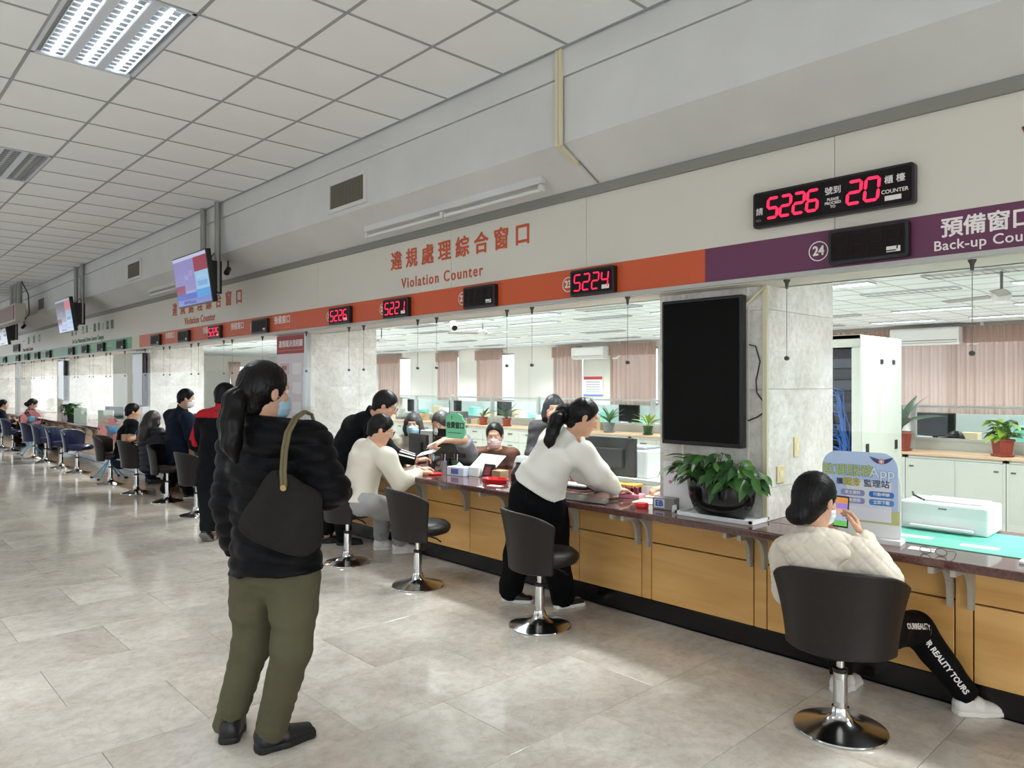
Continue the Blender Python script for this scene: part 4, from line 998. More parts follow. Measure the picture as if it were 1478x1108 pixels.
    if co: e.cone(nb-V(0, 0, .04), nb+nrm(c-nb)*co, .082*sc, .078*sc, .02)
    for (hc, hr, hk) in tp.get('blobs', ()): e.ell(hc, hr, (side, front, V(0, 0, 1)), hk)
    e.cut(hp, -spine, .36)
    nk = nb+nrm(c-nb)*(co*.9 if co else .022); e.cut(nk, nrm(c-nb)+front*.25, .13)
    e.disp = tp.get('disp', [folds(.0035, 1, 3)])
    for wr, el in ((wrR, elR), (wrL, elL)):
        if sl > .5: e.cut(ang_mid(el, wr, .98), wr-el, .09)
    top = sdf_obj(e, vox, tp.get('name', 'jacket'), tp['mat'], body)
    if 'extra' in tp:
        for nm, mt, fn in tp['extra']:
            g = Sdf(); g.ops = list(e.ops); g.disp = list(e.disp)+[lambda x, y, z: -.0025+0*x]; fn(g, locals()); sdf_obj(g, vox, nm, mt, top)

    bt = look['bottom']; q = Sdf(); rr = bt.get('r', (.098, .078, .062))
    q.econe(pe-spine*.04, pe+spine*.09, (hw+.010, .105*sc+.010), (hw*.90+.008, .098*sc+.006), hside, .03)
    q.ell(pe-spine*.05, (hw+.014, .118*sc, .12*sc), (hside, np.cross(hside, spine), spine), .05)
    for i in (0, 1):
        hp_, kn, an = p['hip'][i], p['kn'][i], p['an'][i]; en = an+nrm(an-kn)*bt.get('len', .02)
        q.chain([hp_, kn, en], [rr[0]*sc, rr[1]*sc, rr[2]*sc], .03); q.cone(ang_mid(hp_, kn, -.05), ang_mid(hp_, kn, .4), rr[0]*1.02*sc, rr[0]*.97*sc, .04)
    q.cut(hem_p+spine*.09, spine, .3)
    for i in (0, 1):
        kn, an = p['kn'][i], p['an'][i]; en = an+nrm(an-kn)*bt.get('len', .02); q.cut(en, nrm(an-kn), .14)
    q.disp = bt.get('disp', [folds(.0032, .9, 5)])
    trousers = sdf_obj(q, vox, bt.get('name', 'trousers'), bt['mat'], body)

    sh_ = look.get('shoe')
    if sh_:
        for i in (0, 1):
            an = p['an'][i]; tdir = nrm(shy[i]); gz = p.get('ground', (0, 0))[i]; tl = p.get('pitch', (0, 0))[i]
            tf = nrm(V(tdir[0], tdir[1], 0)); up = V(0, 0, 1)
            if tl: tf2 = tf*math.cos(tl)-up*math.sin(tl); up = up*math.cos(tl)+tf*math.sin(tl); tf = tf2
            sd = np.cross(tf, up); o = V(an[0], an[1], gz)+up*0; z = sh_.get('lift', 0.); ss = sh_.get('s', 1.)
            if tl: o = an-up*.085
            s1 = Sdf(); h = lambda a, b_, d: o+(tf*a+sd*b_+up*d)*ss
            s1.econe(h(-.045, 0, .035), h(.05, 0, .042), (.036*ss, .040*ss), (.042*ss, .042*ss), sd, .03); s1.econe(h(.05, 0, .036), h(.15, 0, .026), (.046*ss, .036*ss), (.036*ss, .026*ss), sd, .03)
            s1.cone(h(-.015, 0, .05), h(-.01, 0, sh_.get('high', .085)), .042*ss, .040*ss, .02)
            s1.cut(o+up*.016*ss, -up, .3); s1.cut(h(0, 0, sh_.get('high', .085)), up-.15*tf, .09)
            so = sdf_obj(s1, min(vox, .007), sh_.get('name', 'shoe'), sh_['mat'], body)
            s2 = Sdf(); s2.econe(h(-.045, 0, .01), h(.05, 0, .01), (.040*ss, .06*ss), (.047*ss, .06*ss), sd, .02); s2.econe(h(.05, 0, .01), h(.155, 0, .01), (.050*ss, .06*ss), (.040*ss, .06*ss), sd, .02)
            s2.cut(o+up*.026*ss, up, .3); s2.cut(o, -up, .3)
            sdf_obj(s2, min(vox, .007), 'sole', sh_.get('sole', sh_['mat']), so)
    hr = look.get('hair')
    if hr: hair(hr, c, A, sc, nb, body, vox)
    if look.get('mask'):
        m = Sdf(); h = lambda a, b_, d: c+(f*a+r*b_+u*d)*sc
        m.ell(h(.034, 0, -.055), (.069*sc, .080*sc, .074*sc), (r, f, u)); m.cone(h(.10, 0, -.025), h(.085, 0, -.06), .014, .018, .03)
        m.cut(h(0, 0, -.012), u+.35*-f, .3); m.cut(h(.028, 0, 0), -f, .3); m.cut(h(.03, 0, -.112), -u+.2*f, .3)
        m.disp = [lambda x, y, z: .0015*np.sin(260*z)]
        mo = sdf_obj(m, min(vox, .006), 'face_mask', look['mask'], body)
        for eps in (-1, 1):
            MB().tube([h(.045, eps*.066, -.03), h(.0, eps*.083, -.008), h(-.012, eps*.084, .012), h(-.02, eps*.083, -.008), h(.045, eps*.064, -.07)], .0016, 5).build('ear_loop', look['mask'], mo, True)
    if look.get('glasses'):
        h = lambda a, b_, d: c+(f*a+r*b_+u*d)*sc; g = MB()
        for eps in (-1, 1):
            g.tube([h(.112, eps*(.033+.024*math.cos(t_)), .008+.019*math.sin(t_)) for t_ in np.linspace(0, 2*math.pi, 13)], .0018, 5)
            g.tube([h(.112, eps*.057, .014), h(.06, eps*.078, .014), h(-.012, eps*.082, .008)], .0018, 5)
        g.tube([h(.112, -.009, .010), h(.116, 0, .013), h(.112, .009, .010)], .0018, 5)
        g.build('glasses', M('dark_frame', (30, 26, 26), .3), body, True)
    if look.get('eyes', True):
        for eps in (-1, 1):
            ec = c+(f*.0795+r*eps*.031+u*.010)*sc
            eo = MB().lathe([(.0001, -.012), (.0085, -.0085), (.012, 0), (.0085, .0085), (.0001, .012)], 10, ec, axis=f).build('eye', M('eye_white', (225, 222, 216), .3), body, True, True)
            MB().lathe([(.0058, 0), (.0042, .0014), (.0001, .002)], 10, ec+f*.0100, axis=f).build('iris', M('iris_dark', (28, 18, 14), .2), eo, True, True)
    return body

def hair(h, c, A, sc, nb, body, vox):
    f, r, u = A; q = lambda a, b, d: c+(f*a+r*b+u*d)*sc; st = h['style']; s = Sdf(); mat = h['mat']
    g = h.get('g', .011)
    s.ell(q(-.014, 0, .036), ((.076+g)*sc, (.095+g)*sc, (.088+g)*sc), (r, f, u), .02)
    if st in ('short', 'crop'):
        s.cone(q(-.055, 0, .0), q(-.060, 0, -.055), .062*sc, .046*sc, .03)
        s.ell(q(.088, 0, -.028), (.075*sc, .084*sc, .098*sc), (r, f, u), .015, 's')
        s.cut(q(-.05, 0, -.085), -u-.2*f, .14)
        for e in (-1, 1): s.ell(q(.005, e*.085, -.035), (.03*sc, .030*sc, .036*sc), (r, f, u), .01, 's')
    else:
        s.cone(q(-.05, 0, .0), q(-.055, 0, -.06), .068*sc, .05*sc, .03)
        if st in ('bob', 'long'):
            ln = h.get('len', .16)
            for e in (-1, 1): s.chain([q(.02, e*.066, .03), q(.012, e*.084, -.05), q(-.0, e*.078, -ln*.7)], [.035*sc, .030*sc, .022*sc], .03)
            if st == 'long':
                s.chain([q(-.06, 0, .0), q(-.085, 0, -.12), q(-.10, .0, -.25), q(-.105, 0, -.33)], [.085*sc, .088*sc, .075*sc, .04*sc], .03)
            else: s.chain([q(-.05, 0, -.02), q(-.055, 0, -ln*.75)], [.08*sc, .07*sc], .03)
            s.ell(q(.105, 0, -.050), (.064*sc, .066*sc, .094*sc if h.get('bangs', True) else .115*sc), (r, f, u), .012, 's')
        else:
            s.ell(q(.086, 0, -.022), (.078*sc, .078*sc, .100*sc), (r, f, u), .015, 's')
            for e in (-1, 1): s.ell(q(.0, e*.09, -.018), (.022*sc, .030*sc, .034*sc), (r, f, u), .01, 's')
        if st == 'bun':
            bc = h.get('at', q(-.105, 0, -.055)); s.ell(bc, (.052*sc, .042*sc, .045*sc), (r, f, u), .02)
            s.cone(q(-.06, 0, -.02), bc, .06*sc, .04*sc, .03)
        if st == 'ponytail':
            pts = h['tail']; n = len(pts); rs = [h.get('tr', .042)*w for w in np.interp(np.linspace(0, 1, n), [0, .12, .4, .8, 1], [.55, .75, 1, .75, .28])]
            s.chain(pts, rs, .02)
        s.cut(q(0, 0, -.36), -u, .3)
    s.disp = [strands(q(0, 0, .05), f, u, .0022 if st != 'crop' else .001, h.get('n', 36))]
    o = sdf_obj(s, min(vox, .008), 'hair', mat, body)
    if st == 'ponytail':
        a, b = np.asarray(h['tail'][0]), np.asarray(h['tail'][1])
        MB().lathe([(.022, -.012), (.028, -.006), (.028, .006), (.022, .012)], 14, a+(b-a)*.25, axis=b-a).build('hair_tie', h.get('tie', M('black_band', (15, 14, 15), .6)), o, True, True)
    return o

def pose(head, deg, kind='sit', pitch=0., hdeg=None, lean=.05, seat=.47, toes=None, **kw):
    """a standing or sitting figure built down from its head; keyword joints override"""
    F = hd(deg); R = np.cross(F, V(0, 0, 1)); U = V(0, 0, 1); s = kw.pop('sc', 1.)
    nb = kw.get('nb', head-U*.135*s-F*.03); pe = kw.get('pe', None)
    if pe is None: pe = V(*(nb-F*(lean*3))[:2], seat+.12) if kind == 'sit' else nb-U*.53*s-F*lean*2
    ch = kw.get('ch', nb+(pe-nb)*.34-F*.01); w = .165*s
    d = dict(head=head, hdir=hd(hdeg if hdeg is not None else deg, pitch), nb=nb, ch=ch, pe=pe)
    for k, e in (('R', 1), ('L', -1)):
        sh = nb+R*e*w-U*.055; el = sh-U*.25+R*e*.05+F*.06; wr = el+F*.22+U*.04-R*e*.06
        d[k] = (sh, el, wr)
    hips = [pe+R*e*.09-U*.03 for e in (1, -1)]
    if kind == 'sit':
        kn = [hh+F*.40+R*e*.05 for hh, e in zip(hips, (1, -1))]; kn = [V(k[0], k[1], max(k[2]-.04, .45)) for k in kn]; an = [V(*(k+F*.02)[:2], .09) for k in kn]
    else:
        an = [V(*(hh+R*e*.02)[:2], .09) for hh, e in zip(hips, (1, -1))]; kn = [(hh+a)/2+F*.02 for hh, a in zip(hips, an)]
    d.update(hip=hips, kn=kn, an=an, toes=toes or (F+R*.15, F-R*.15)); d.update(kw); return d
# ================================================================== PEOPLE
H_BLACK = M('black_hair', (14, 12, 12), .42, noise=(60, .25), spec=.22); H_GREY = M('greying_hair', (58, 54, 54), .5, noise=(70, .3)); H_BROWN = M('dark_brown_hair', (38, 28, 25), .42, noise=(60, .25))
c_puf = M('black_puffer', (13, 13, 16), .55, spec=.12, noise=(8, .15), bump=(60, .15)); c_olive = M('olive_cotton', (90, 86, 67), .85, noise=(6, .07), bump=(180, .12), spec=.12); c_shoe = M('black_shoe', (22, 22, 24), .45); c_sole = M('black_sole', (14, 14, 15), .6)
c_white = M('cream_white_knit', (238, 235, 226), .85, bump=(240, .15), spec=.12); c_bk = M('black_wool', (10, 10, 12), .85, bump=(200, .1), spec=.12); c_wshoe = M('white_shoe', (226, 222, 214), .5); c_wsole = M('white_sole', (232, 228, 220), .5)
c_hood = M('quilted_cream', (224, 214, 198), .85, bump=(300, .15), spec=.12); c_leg = M('black_jersey', (11, 11, 13), .7, spec=.12); c_swt = M('oatmeal_sweat', (220, 212, 196), .9, bump=(260, .12), spec=.12); c_gry = M('grey_trouser', (158, 158, 156), .85, noise=(5, .08), spec=.12)
c_navy = M('dark_navy_cloth', (19, 27, 44), .75, noise=(7, .15), spec=.12); c_dk = M('near_black_cloth', (13, 14, 17), .8, spec=.12); c_red = M('red_cloth', (178, 34, 46), .75, spec=.12); c_dkg = M('dark_green_black', (26, 30, 31), .85, noise=(6, .1), spec=.12)
c_grp = M('grey_black_puffer', (46, 47, 54), .45, noise=(8, .15), spec=.12); c_brn = M('brown_knit', (98, 66, 54), .9, bump=(200, .15), spec=.12); c_gsh = M('grey_shirt', (128, 130, 134), .85, noise=(40, .12), spec=.12); c_dbrn = M('dark_brown_cloth', (44, 36, 34), .85, spec=.12)
k_blue = M('blue_mask', (166, 204, 222), .7); k_white = M('white_mask', (226, 228, 230), .7); k_pink = M('pink_mask', (232, 196, 196), .7); k_or = M('orange_mask', (232, 146, 110), .7)
c_sand = M('dark_sandal', (24, 23, 24), .6)
def ground(u, v): 
    d = FPX*CAM_H/(v-554); return at(u, v, d)
def lift(p, z): return V(p[0], p[1], z)

# 1 the woman in the foreground
aL, aR = lift(ground(333, 1064), .095), lift(ground(392, 1079), .085)
p = dict(head=at(383, 567, 3.08), hdir=hd(82, -4), tilt=.02, nb=at(386, 618, 3.10), ch=at(390, 668, 3.12), wa=at(395, 738, 3.12), pe=at(398, 812, 3.10),
         R=(at(447, 640, 3.05), at(474, 706, 2.98), at(466, 690, 3.22)), L=(at(346, 640, 3.17), at(333, 725, 3.20), at(342, 792, 3.30)),
         hip=[at(425, 835, 3.06), at(368, 835, 3.14)], kn=[at(421, 935, 3.00), at(364, 928, 3.16)], an=[aR, aL], toes=(hd(92), hd(30)), pitch=(0, 0),
         handR=(hd(40, 10), hd(-40, -20), 40), handL=(hd(43, -50), hd(120, 0), 40))
U_ = V(0, 0, 1); R_ = hd(43.3+90+14)
P1 = person('woman in black puffer jacket and olive trousers seen from behind, bag on her shoulder', p, dict(fem=True, sc=1.0,
    top=dict(mat=c_puf, t=.038, w=(1.0, 1.06, 1.10), arm=(.085, .080, .062), hem=.03, name='puffer_jacket', collar=.05, disp=[baffles((.05, .02, 1), .062, .0058), folds(.003, 1.2, 2)],
             blobs=[(at(392, 632, 2.99), (.135, .075, .075), .05), (at(386, 606, 3.06), (.10, .08, .045), .05)]),
    bottom=dict(mat=c_olive, r=(.097, .080, .064), len=.055, disp=[folds(.0022, .8, 11), folds(.0016, 1.9, 4)]), shoe=dict(mat=c_shoe, sole=c_sole, s=1.12, high=.095),
    hair=dict(style='ponytail', mat=H_BLACK, tail=[at(350, 562, 2.99), at(338, 578, 2.96), at(333, 610, 2.93), at(334, 640, 2.92), at(340, 664, 2.92)], tr=.050, g=.014, tie=M('brown_band', (70, 56, 40), .6), n=44), mask=k_blue), .0065)
c_bag = M('charcoal_suede', (40, 38, 36), .9, noise=(14, .1), bump=(220, .2), spec=.12); c_strap = M('olive_strap', (112, 104, 78), .7, spec=.12)
bag = thing('shoulder_bag', 'slouchy charcoal shoulder bag with olive straps on the woman in black puffer', 'bag', tuple(at(408, 745, 2.86)))
s = Sdf(); dB = 2.88
out = [(398, 672), (424, 686), (462, 706), (470, 742), (464, 790), (444, 808), (424, 806), (352, 774), (342, 757), (350, 738)]
pl3 = [at(u, v, dB) for u, v in out]; bx, bz = hd(133.3), V(0, 0, 1); bn = hd(43.3); o0 = pl3[0]
p2 = [((q_-o0)@bx, (q_-o0)@bz) for q_ in pl3]; cen = np.mean(p2, axis=0); Rb = .085; thk = .062
def bagfn(x, y, z):
    a = (x-o0[0])*bx[0]+(y-o0[1])*bx[1]+(z-o0[2])*bx[2]; b = z-o0[2]; w = (x-o0[0])*bn[0]+(y-o0[1])*bn[1]; m = -1e3
    for i in range(len(p2)):
        (x0, y0), (x1, y1) = p2[i], p2[(i+1) % len(p2)]; e = np.hypot(x1-x0, y1-y0); nx, ny = (y1-y0)/e, -(x1-x0)/e
        if nx*(cen[0]-x0)+ny*(cen[1]-y0) > 0: nx, ny = -nx, -ny
        t = nx*(a-x0)+ny*(b-y0); h = np.clip(.5+.5*(m-t)/.03, 0, 1) if i else 0; m = t if i == 0 else t*(1-h)+m*h+.03*h*(1-h)
    th = thk*np.clip(.45+(-b)*2.6, .45, 1)
    return (np.sqrt(np.maximum(m+Rb, 0)**2+(w*Rb/th)**2)-Rb)*.6
s.ops.append(('u', bagfn, np.min(pl3, axis=0)-.1, np.max(pl3, axis=0)+.1, 0))
s.disp = [folds(.003, .8, 21)]
sdf_obj(s, .007, 'bag_body', c_bag, bag)
for dx in (0, 5):
    MB().tube([at(407+dx, 702, 2.835), at(406+dx, 680, 2.845), at(408+dx, 650, 2.86), at(413+dx, 624, 2.89), at(424+dx, 603, 2.95), at(438+dx*.6, 594, 3.02), at(450, 598, 3.1), at(462, 640, 3.16), at(460, 700, 3.08), at(455, 740, 2.95)], .0075, 8).build('strap', c_strap, bag, True, True)
MB().lathe([(.0065, -.003), (.012, -.003), (.012, .003), (.0065, .003)], 16, at(409, 704, 2.825), axis=hd(43.3)).build('eyelet', M('brass', (178, 150, 100), .3, .9), bag, True, True)

# 2 the woman in white leaning over the counter
p = dict(head=at(842, 602, 4.93), hdir=hd(126, -24), nb=at(822, 628, 4.97), ch=at(806, 652, 4.98), wa=at(785, 684, 5.0), pe=at(772, 716, 5.03),
         R=(at(836, 651, 4.86), at(863, 683, 4.88), at(888, 706, 5.05)), L=(at(802, 634, 5.12), at(842, 680, 5.28), at(872, 703, 5.42)),
         hip=[at(792, 735, 4.98), at(760, 730, 5.09)], kn=[at(802, 804, 4.93), at(748, 800, 5.16)], an=[lift(ground(812, 876), .09), lift(ground(737, 867), .09)], toes=(hd(112), hd(150)),
         handR=(hd(116, -8), V(0, 0, -1), 26), handL=(hd(100, -10), V(0, 0, -1), 34))
tl = [at(822, 588, 4.97), at(812, 592, 4.97), at(804, 605, 4.93), at(798, 622, 4.89), at(793, 636, 4.87), at(794, 648, 4.86)]
P2 = person('woman in a white sweater and wide black trousers leaning over the counter', p, dict(fem=True, sc=.98, finehands=True,
    top=dict(mat=c_white, t=.030, w=(1.06, 1.14, 1.16), arm=(.098, .088, .056), hem=-.06, name='sweater', collar=.03, disp=[folds(.005, .7, 8)]),
    bottom=dict(mat=c_bk, r=(.124, .102, .084), len=.05, disp=[folds(.004, .6, 9)]), shoe=dict(mat=c_shoe, sole=c_wsole, s=.98, high=.07),
    hair=dict(style='ponytail', mat=H_BLACK, tail=tl, tr=.048, tie=k_white, n=44)), .0075)

# 3 the seated woman in the quilted hoodie
aR = lift(ground(1396, 1030), .09); aL = lift(ground(1214, 996), .09)
p = dict(head=at(1177, 722, 3.40), hdir=hd(100, -6), nb=at(1178, 772, 3.40), ch=at(1190, 822, 3.36), wa=at(1199, 862, 3.33), pe=at(1207, 896, 3.29),
         R=(at(1240, 806, 3.27), at(1272, 838, 3.22), at(1244, 777, 3.42)), L=(at(1140, 802, 3.52), at(1142, 850, 3.62), at(1196, 778, 3.76)),
         hip=[at(1243, 906, 3.27), at(1180, 906, 3.40)], kn=[at(1322, 907, 3.50), at(1205, 900, 3.80)], an=[aR, aL], toes=(hd(135), hd(95)),
         handR=(nrm(at(1232, 738, 3.50)-at(1244, 777, 3.42)), hd(-20, -10), 30), handL=(nrm(at(1205, 745, 3.74)-at(1196, 778, 3.76)), hd(200, 0), 35))
P3 = person('woman in a cream quilted hoodie seated on a stool, holding up a phone', p, dict(fem=True, sc=1.0, finehands=True,
    top=dict(mat=c_hood, t=.036, w=(1.04, 1.08, 1.1), arm=(.092, .086, .056), hem=.08, name='quilted_hoodie', collar=.04, disp=[quilt(hd(157), V(0, 0, 1), .046, .0022), folds(.004, .8, 31)],
             blobs=[(at(1172, 790, 3.25), (.165, .075, .06), .025), (at(1172, 812, 3.23), (.115, .055, .065), .03), (at(1180, 768, 3.37), (.10, .08, .035), .04)]),
    bottom=dict(mat=c_leg, name='leggings', r=(.096, .078, .054), len=.01, disp=[folds(.0018, 1.2, 13)]), shoe=dict(mat=c_wshoe, sole=c_wsole, s=.98, high=.08),
    hair=dict(style='bun', mat=H_BLACK, at=at(1151, 742, 3.36), g=.014, n=50), mask=k_white), .0065)
# the lettering down her leg
def leg_text(body, hp, kn, an, size, off0, mat, par, lat, r0, r1, r2):
    cu = bpy.data.curves.new('t', 'FONT'); cu.body = body; cu.size = size; cu.align_x = 'LEFT'; cu.align_y = 'CENTER'; cu.resolution_u = 2; cu.offset = .0012
    t = bpy.data.objects.new('t', cu); COL.objects.link(t); bpy.context.view_layer.update()
    me = bpy.data.meshes.new_from_object(t.evaluated_get(bpy.context.evaluated_depsgraph_get())); bpy.data.objects.remove(t); bpy.data.curves.remove(cu)
    L1, L2 = np.linalg.norm(kn-hp), np.linalg.norm(an-kn); co = np.empty(len(me.vertices)*3); me.vertices.foreach_get('co', co); co = co.reshape(-1, 3)
    for i, (x, y, z) in enumerate(co):
        s_ = x+off0
        b1 = np.clip((s_-L1+.06)/.12, 0, 1); w = b1*b1*(3-2*b1)
        A_ = hp+(kn-hp)/L1*min(s_, L1+.05); B_ = kn+(an-kn)/L2*max(s_-L1, -.05); c = A_*(1-w)+B_*w; tt = nrm((kn-hp)/L1*(1-w)+(an-kn)/L2*w)
        rr = np.interp(s_, [0, L1, L1+L2], [r0, r1, r2]); n = nrm(lat-tt*(lat@tt)); upv = np.cross(n, tt); a = y/rr
        co[i] = c+n*(rr+.003)*math.cos(a)+upv*(rr+.003)*math.sin(a)
    me.vertices.foreach_set('co', co.ravel()); me.update(); me.materials.clear(); return link('lettering', me, mat, par, True)
hp, kn, an = p['hip'][0], p['kn'][0], p['an'][0]
leg_text('OURREALITY TOUR REALITY TOURS', hp, kn, an, .035, .20, m_wtext, [c for c in P3.children if c.name.startswith('leggings')][0], nrm(at(1300, 880, 3.0)-at(1300, 895, 3.6)), .104, .086, .060)
ph = thing('mobile_phone', 'phone with a bright colourful game screen held up by the seated woman', 'phone', tuple(at(1222, 738, 3.55)))
C = at(1214, 738, 3.56); n_ = nrm(at(1150, 720, 3.3)-C); n_ = nrm(V(n_[0], n_[1], .1)); r_ = nrm(np.cross(V(0, 0, 1), n_)); u_ = np.cross(n_, r_); Rm = Matrix((tuple(r_), tuple(u_), tuple(n_))).transposed()
MB().obox(C, (.037, .076, .004), Rm).build('casing', m_black, ph, True, bevel=.003)
for i, (y0_, y1_, col) in enumerate(((.55, .95, (236, 140, 60)), (.2, .55, (150, 120, 220)), (-.2, .2, (240, 170, 150)), (-.6, -.2, (170, 190, 230)), (-.95, -.6, (90, 200, 70)))):
    MB().obox(C+u_*.072*(y0_+y1_)/2+n_*.0045, (.033, .072*(y1_-y0_)/2, .0004), Rm).build('screen_picture', M_screen('phone_%d' % i, tuple(int(v*.75+45) for v in col), .95), ph, True)

# 4 seated man in the cream sweatshirt, 5 the man leaning over him
p = dict(head=at(550, 620, 6.28), hdir=hd(122, -22), nb=at(540, 641, 6.30), ch=at(529, 662, 6.32), wa=at(522, 690, 6.30), pe=at(521, 716, 6.24),
         R=(at(557, 661, 6.14), at(578, 697, 6.16), at(606, 681, 6.34)), L=(at(524, 648, 6.46), at(573, 690, 6.62), at(604, 676, 6.58)),
         hip=[at(534, 724, 6.18), at(518, 722, 6.36)], kn=[at(577, 741, 6.48), at(552, 736, 6.74)], an=[lift(ground(577, 798), .09), lift(ground(550, 793), .09)], toes=(hd(112), hd(112)),
         handR=(hd(100, -6), V(0, 0, -1), 40), handL=(hd(110, 0), V(0, 0, -1), 45))
person('man in a cream sweatshirt and grey trousers seated at the counter', p, dict(sc=1.02, finehands=True, top=dict(mat=c_swt, t=.026, w=(1., 1.05, 1.05), arm=(.086, .074, .048), hem=.07, name='sweatshirt', collar=.03, disp=[folds(.005, .7, 17)]),
    bottom=dict(mat=c_gry, r=(.105, .088, .070), len=-.03), shoe=dict(mat=c_wshoe, sole=c_wsole, s=1.14, high=.115), hair=dict(style='short', mat=H_BLACK), glasses=True), .009)
p = dict(head=at(556, 585, 6.72), hdir=hd(128, -26), nb=at(533, 601, 6.78), ch=at(514, 624, 6.84), wa=at(496, 656, 6.9), pe=at(484, 692, 6.95),
         R=(at(540, 622, 6.60), at(566, 656, 6.55), at(600, 664, 6.60)), L=(at(512, 612, 7.0), at(548, 650, 7.1), at(585, 668, 7.05)),
         hip=[at(491, 700, 6.88), at(478, 698, 7.04)], kn=[at(494, 746, 6.88), at(476, 746, 7.05)], an=[lift(ground(496, 786), .07), lift(ground(470, 783), .07)], toes=(hd(120), hd(120)),
         handR=(nrm(at(616, 661, 6.66)-at(600, 664, 6.6)), V(0, 0, -1), 40))
def stripes(g, L):
    pass
P5 = person('man in glasses and a black jacket leaning in, white stripes along his sleeve', p, dict(sc=1.04, finehands=True, top=dict(mat=c_dk, t=.03, w=(1.02, 1.06, 1.05), arm=(.088, .07, .05), hem=.06, collar=.06, disp=[folds(.005, .7, 23)]),
    bottom=dict(mat=c_dk, r=(.1, .08, .07), len=.0), shoe=dict(mat=c_sand, sole=c_sand, name='sandal', s=1.05, high=.05), hair=dict(style='crop', mat=H_BLACK, g=.014), glasses=True), .009)
jk = [c for c in P5.children if c.name.startswith('jacket')][0]
e_, w_ = p['R'][1], p['R'][2]; ax_ = nrm(w_-e_); cn = nrm(at(580, 650, 6.3)-(e_+w_)/2); cn = nrm(cn-ax_*(cn@ax_)); up_ = np.cross(ax_, cn); up_ = up_ if up_[2] > 0 else -up_
for an_ in (.05, .55, 1.05):
    mb = MB(); ds = [cn*math.cos(an_+o)+up_*math.sin(an_+o) for o in (-.11, .11)]
    e0 = e_-ax_*.03
    vs = []
    for t_ in np.linspace(.0, .92, 6):
        rr = (.070+(.050-.070)*t_)*1.04+.004
        vs += [e0+(w_-e0)*t_+d*rr for d in ds]
    mb.add(vs, [(2*i, 2*i+1, 2*i+3, 2*i+2) for i in range(5)]); mb.build('sleeve_stripe', m_wtext, jk, True, True)
t = thing('paper_sheet', 'white sheet of paper in the hand of the man leaning in black', 'paper', tuple(at(618, 656, 6.66)))
mb = MB(); mb.add([at(600, 659, 6.56), at(628, 652, 6.72), at(636, 645, 6.88), at(608, 653, 6.72)], [(0, 1, 2, 3)]); o = mb.build('sheet', M('paper_white', (232, 233, 236), .7), t, True); o.modifiers.new('th', 'SOLIDIFY').thickness = .0012

# 6 man in the jacket with red yoke
p = dict(head=at(326, 572, 7.22), hdir=hd(78, -12), nb=at(322, 592, 7.2), ch=at(318, 620, 7.2), wa=at(314, 652, 7.2), pe=at(310, 688, 7.18),
         R=(at(346, 604, 7.12), at(352, 640, 7.2), at(346, 664, 7.4)), L=(at(297, 604, 7.30), at(284, 640, 7.4), at(306, 655, 7.6)),
         hip=[at(322, 697, 7.14), at(301, 697, 7.24)], kn=[at(324, 738, 7.2), at(302, 735, 7.22)], an=[lift(ground(322, 776), .09), at(300, 766, 7.22)], toes=(hd(60), hd(52)), pitch=(0, .75))
def yoke(g, L): g.cut(at(315, 603, 7.2), V(0, 0, -1), .8)
def yoke_arm(g, L): pass
P6 = person('man with a bright red yoke on his black jacket, walking up to the counter', p, dict(sc=1.02, top=dict(mat=c_dk, t=.034, w=(1.03, 1.08, 1.1), arm=(.088, .078, .056), hem=.10, collar=.05, disp=[folds(.004, .8, 41)], extra=[('red_yoke', c_red, yoke)]),
    bottom=dict(mat=c_dkg, r=(.104, .084, .076), len=.0), shoe=dict(mat=c_shoe, sole=M('grey_sole', (120, 118, 114), .6), s=1.05), hair=dict(style='crop', mat=H_BLACK)), .011)
jk = [c for c in P6.children if c.name.startswith('jacket')][0]
s = Sdf(); e0, e1 = p['L'][0], p['L'][1]; lat = nrm(e0-p['R'][0]); s.cone(e0, e1, .092, .082, .02); s.cut((e0+e1)/2+lat*.012, -lat+V(0, 0, -.0), .5); s.cut(e1, e1-e0, .3); sdf_obj(s, .009, 'red_sleeve_panel', c_red, jk)
lettering('RSC', .032, tuple(at(315, 593, 7.03)), hd(133), (0, 0, 1), M('dark_letters', (40, 40, 46), .5), jk, 'CENTER', .002, .002)

# 7 man in navy, 8 long-haired woman, 9 black T-shirt, 10 and 11 far left
p = dict(head=at(269, 575, 9.72), hdir=hd(112, -12), nb=at(262, 592, 9.75), ch=at(257, 612, 9.76), wa=at(255, 636, 9.76), pe=at(256, 662, 9.74),
         R=(at(270, 604, 9.58), at(276, 630, 9.6), at(284, 636, 9.85)), L=(at(246, 600, 9.92), at(250, 628, 10.05), at(278, 640, 10.1)),
         hip=[at(262, 668, 9.66), at(250, 667, 9.82)], kn=[at(267, 692, 9.62), at(245, 692, 9.8)], an=[lift(ground(272, 719), .09), lift(ground(238, 714), .09)], toes=(hd(100), hd(250)))
p['toes'] = (hd(95), hd(20))
person('man in a navy jacket and white mask standing at the counter', p, dict(sc=1.0, top=dict(mat=c_navy, t=.03, w=(1.02, 1.06, 1.08), arm=(.086, .076, .055), hem=.12, collar=.06), bottom=dict(mat=c_dk), shoe=dict(mat=c_shoe, sole=c_wsole), hair=dict(style='short', mat=H_BLACK), mask=k_white), .013)
p = pose(at(221, 606, 10.2), 70, 'sit', -10, lean=.02, seat=.49, pe=at(219, 668, 10.15))
person('woman with long dark hair in a grey puffer seated with her back turned', p, dict(fem=True, top=dict(mat=c_grp, t=.036, arm=(.086, .08, .06), hem=.10, name='puffer_jacket', disp=[baffles((0, 0, 1), .07, .008)]), bottom=dict(mat=c_navy), shoe=dict(mat=M('tan_shoe', (150, 120, 84), .6)), hair=dict(style='long', mat=H_BROWN, len=.2)), .012)
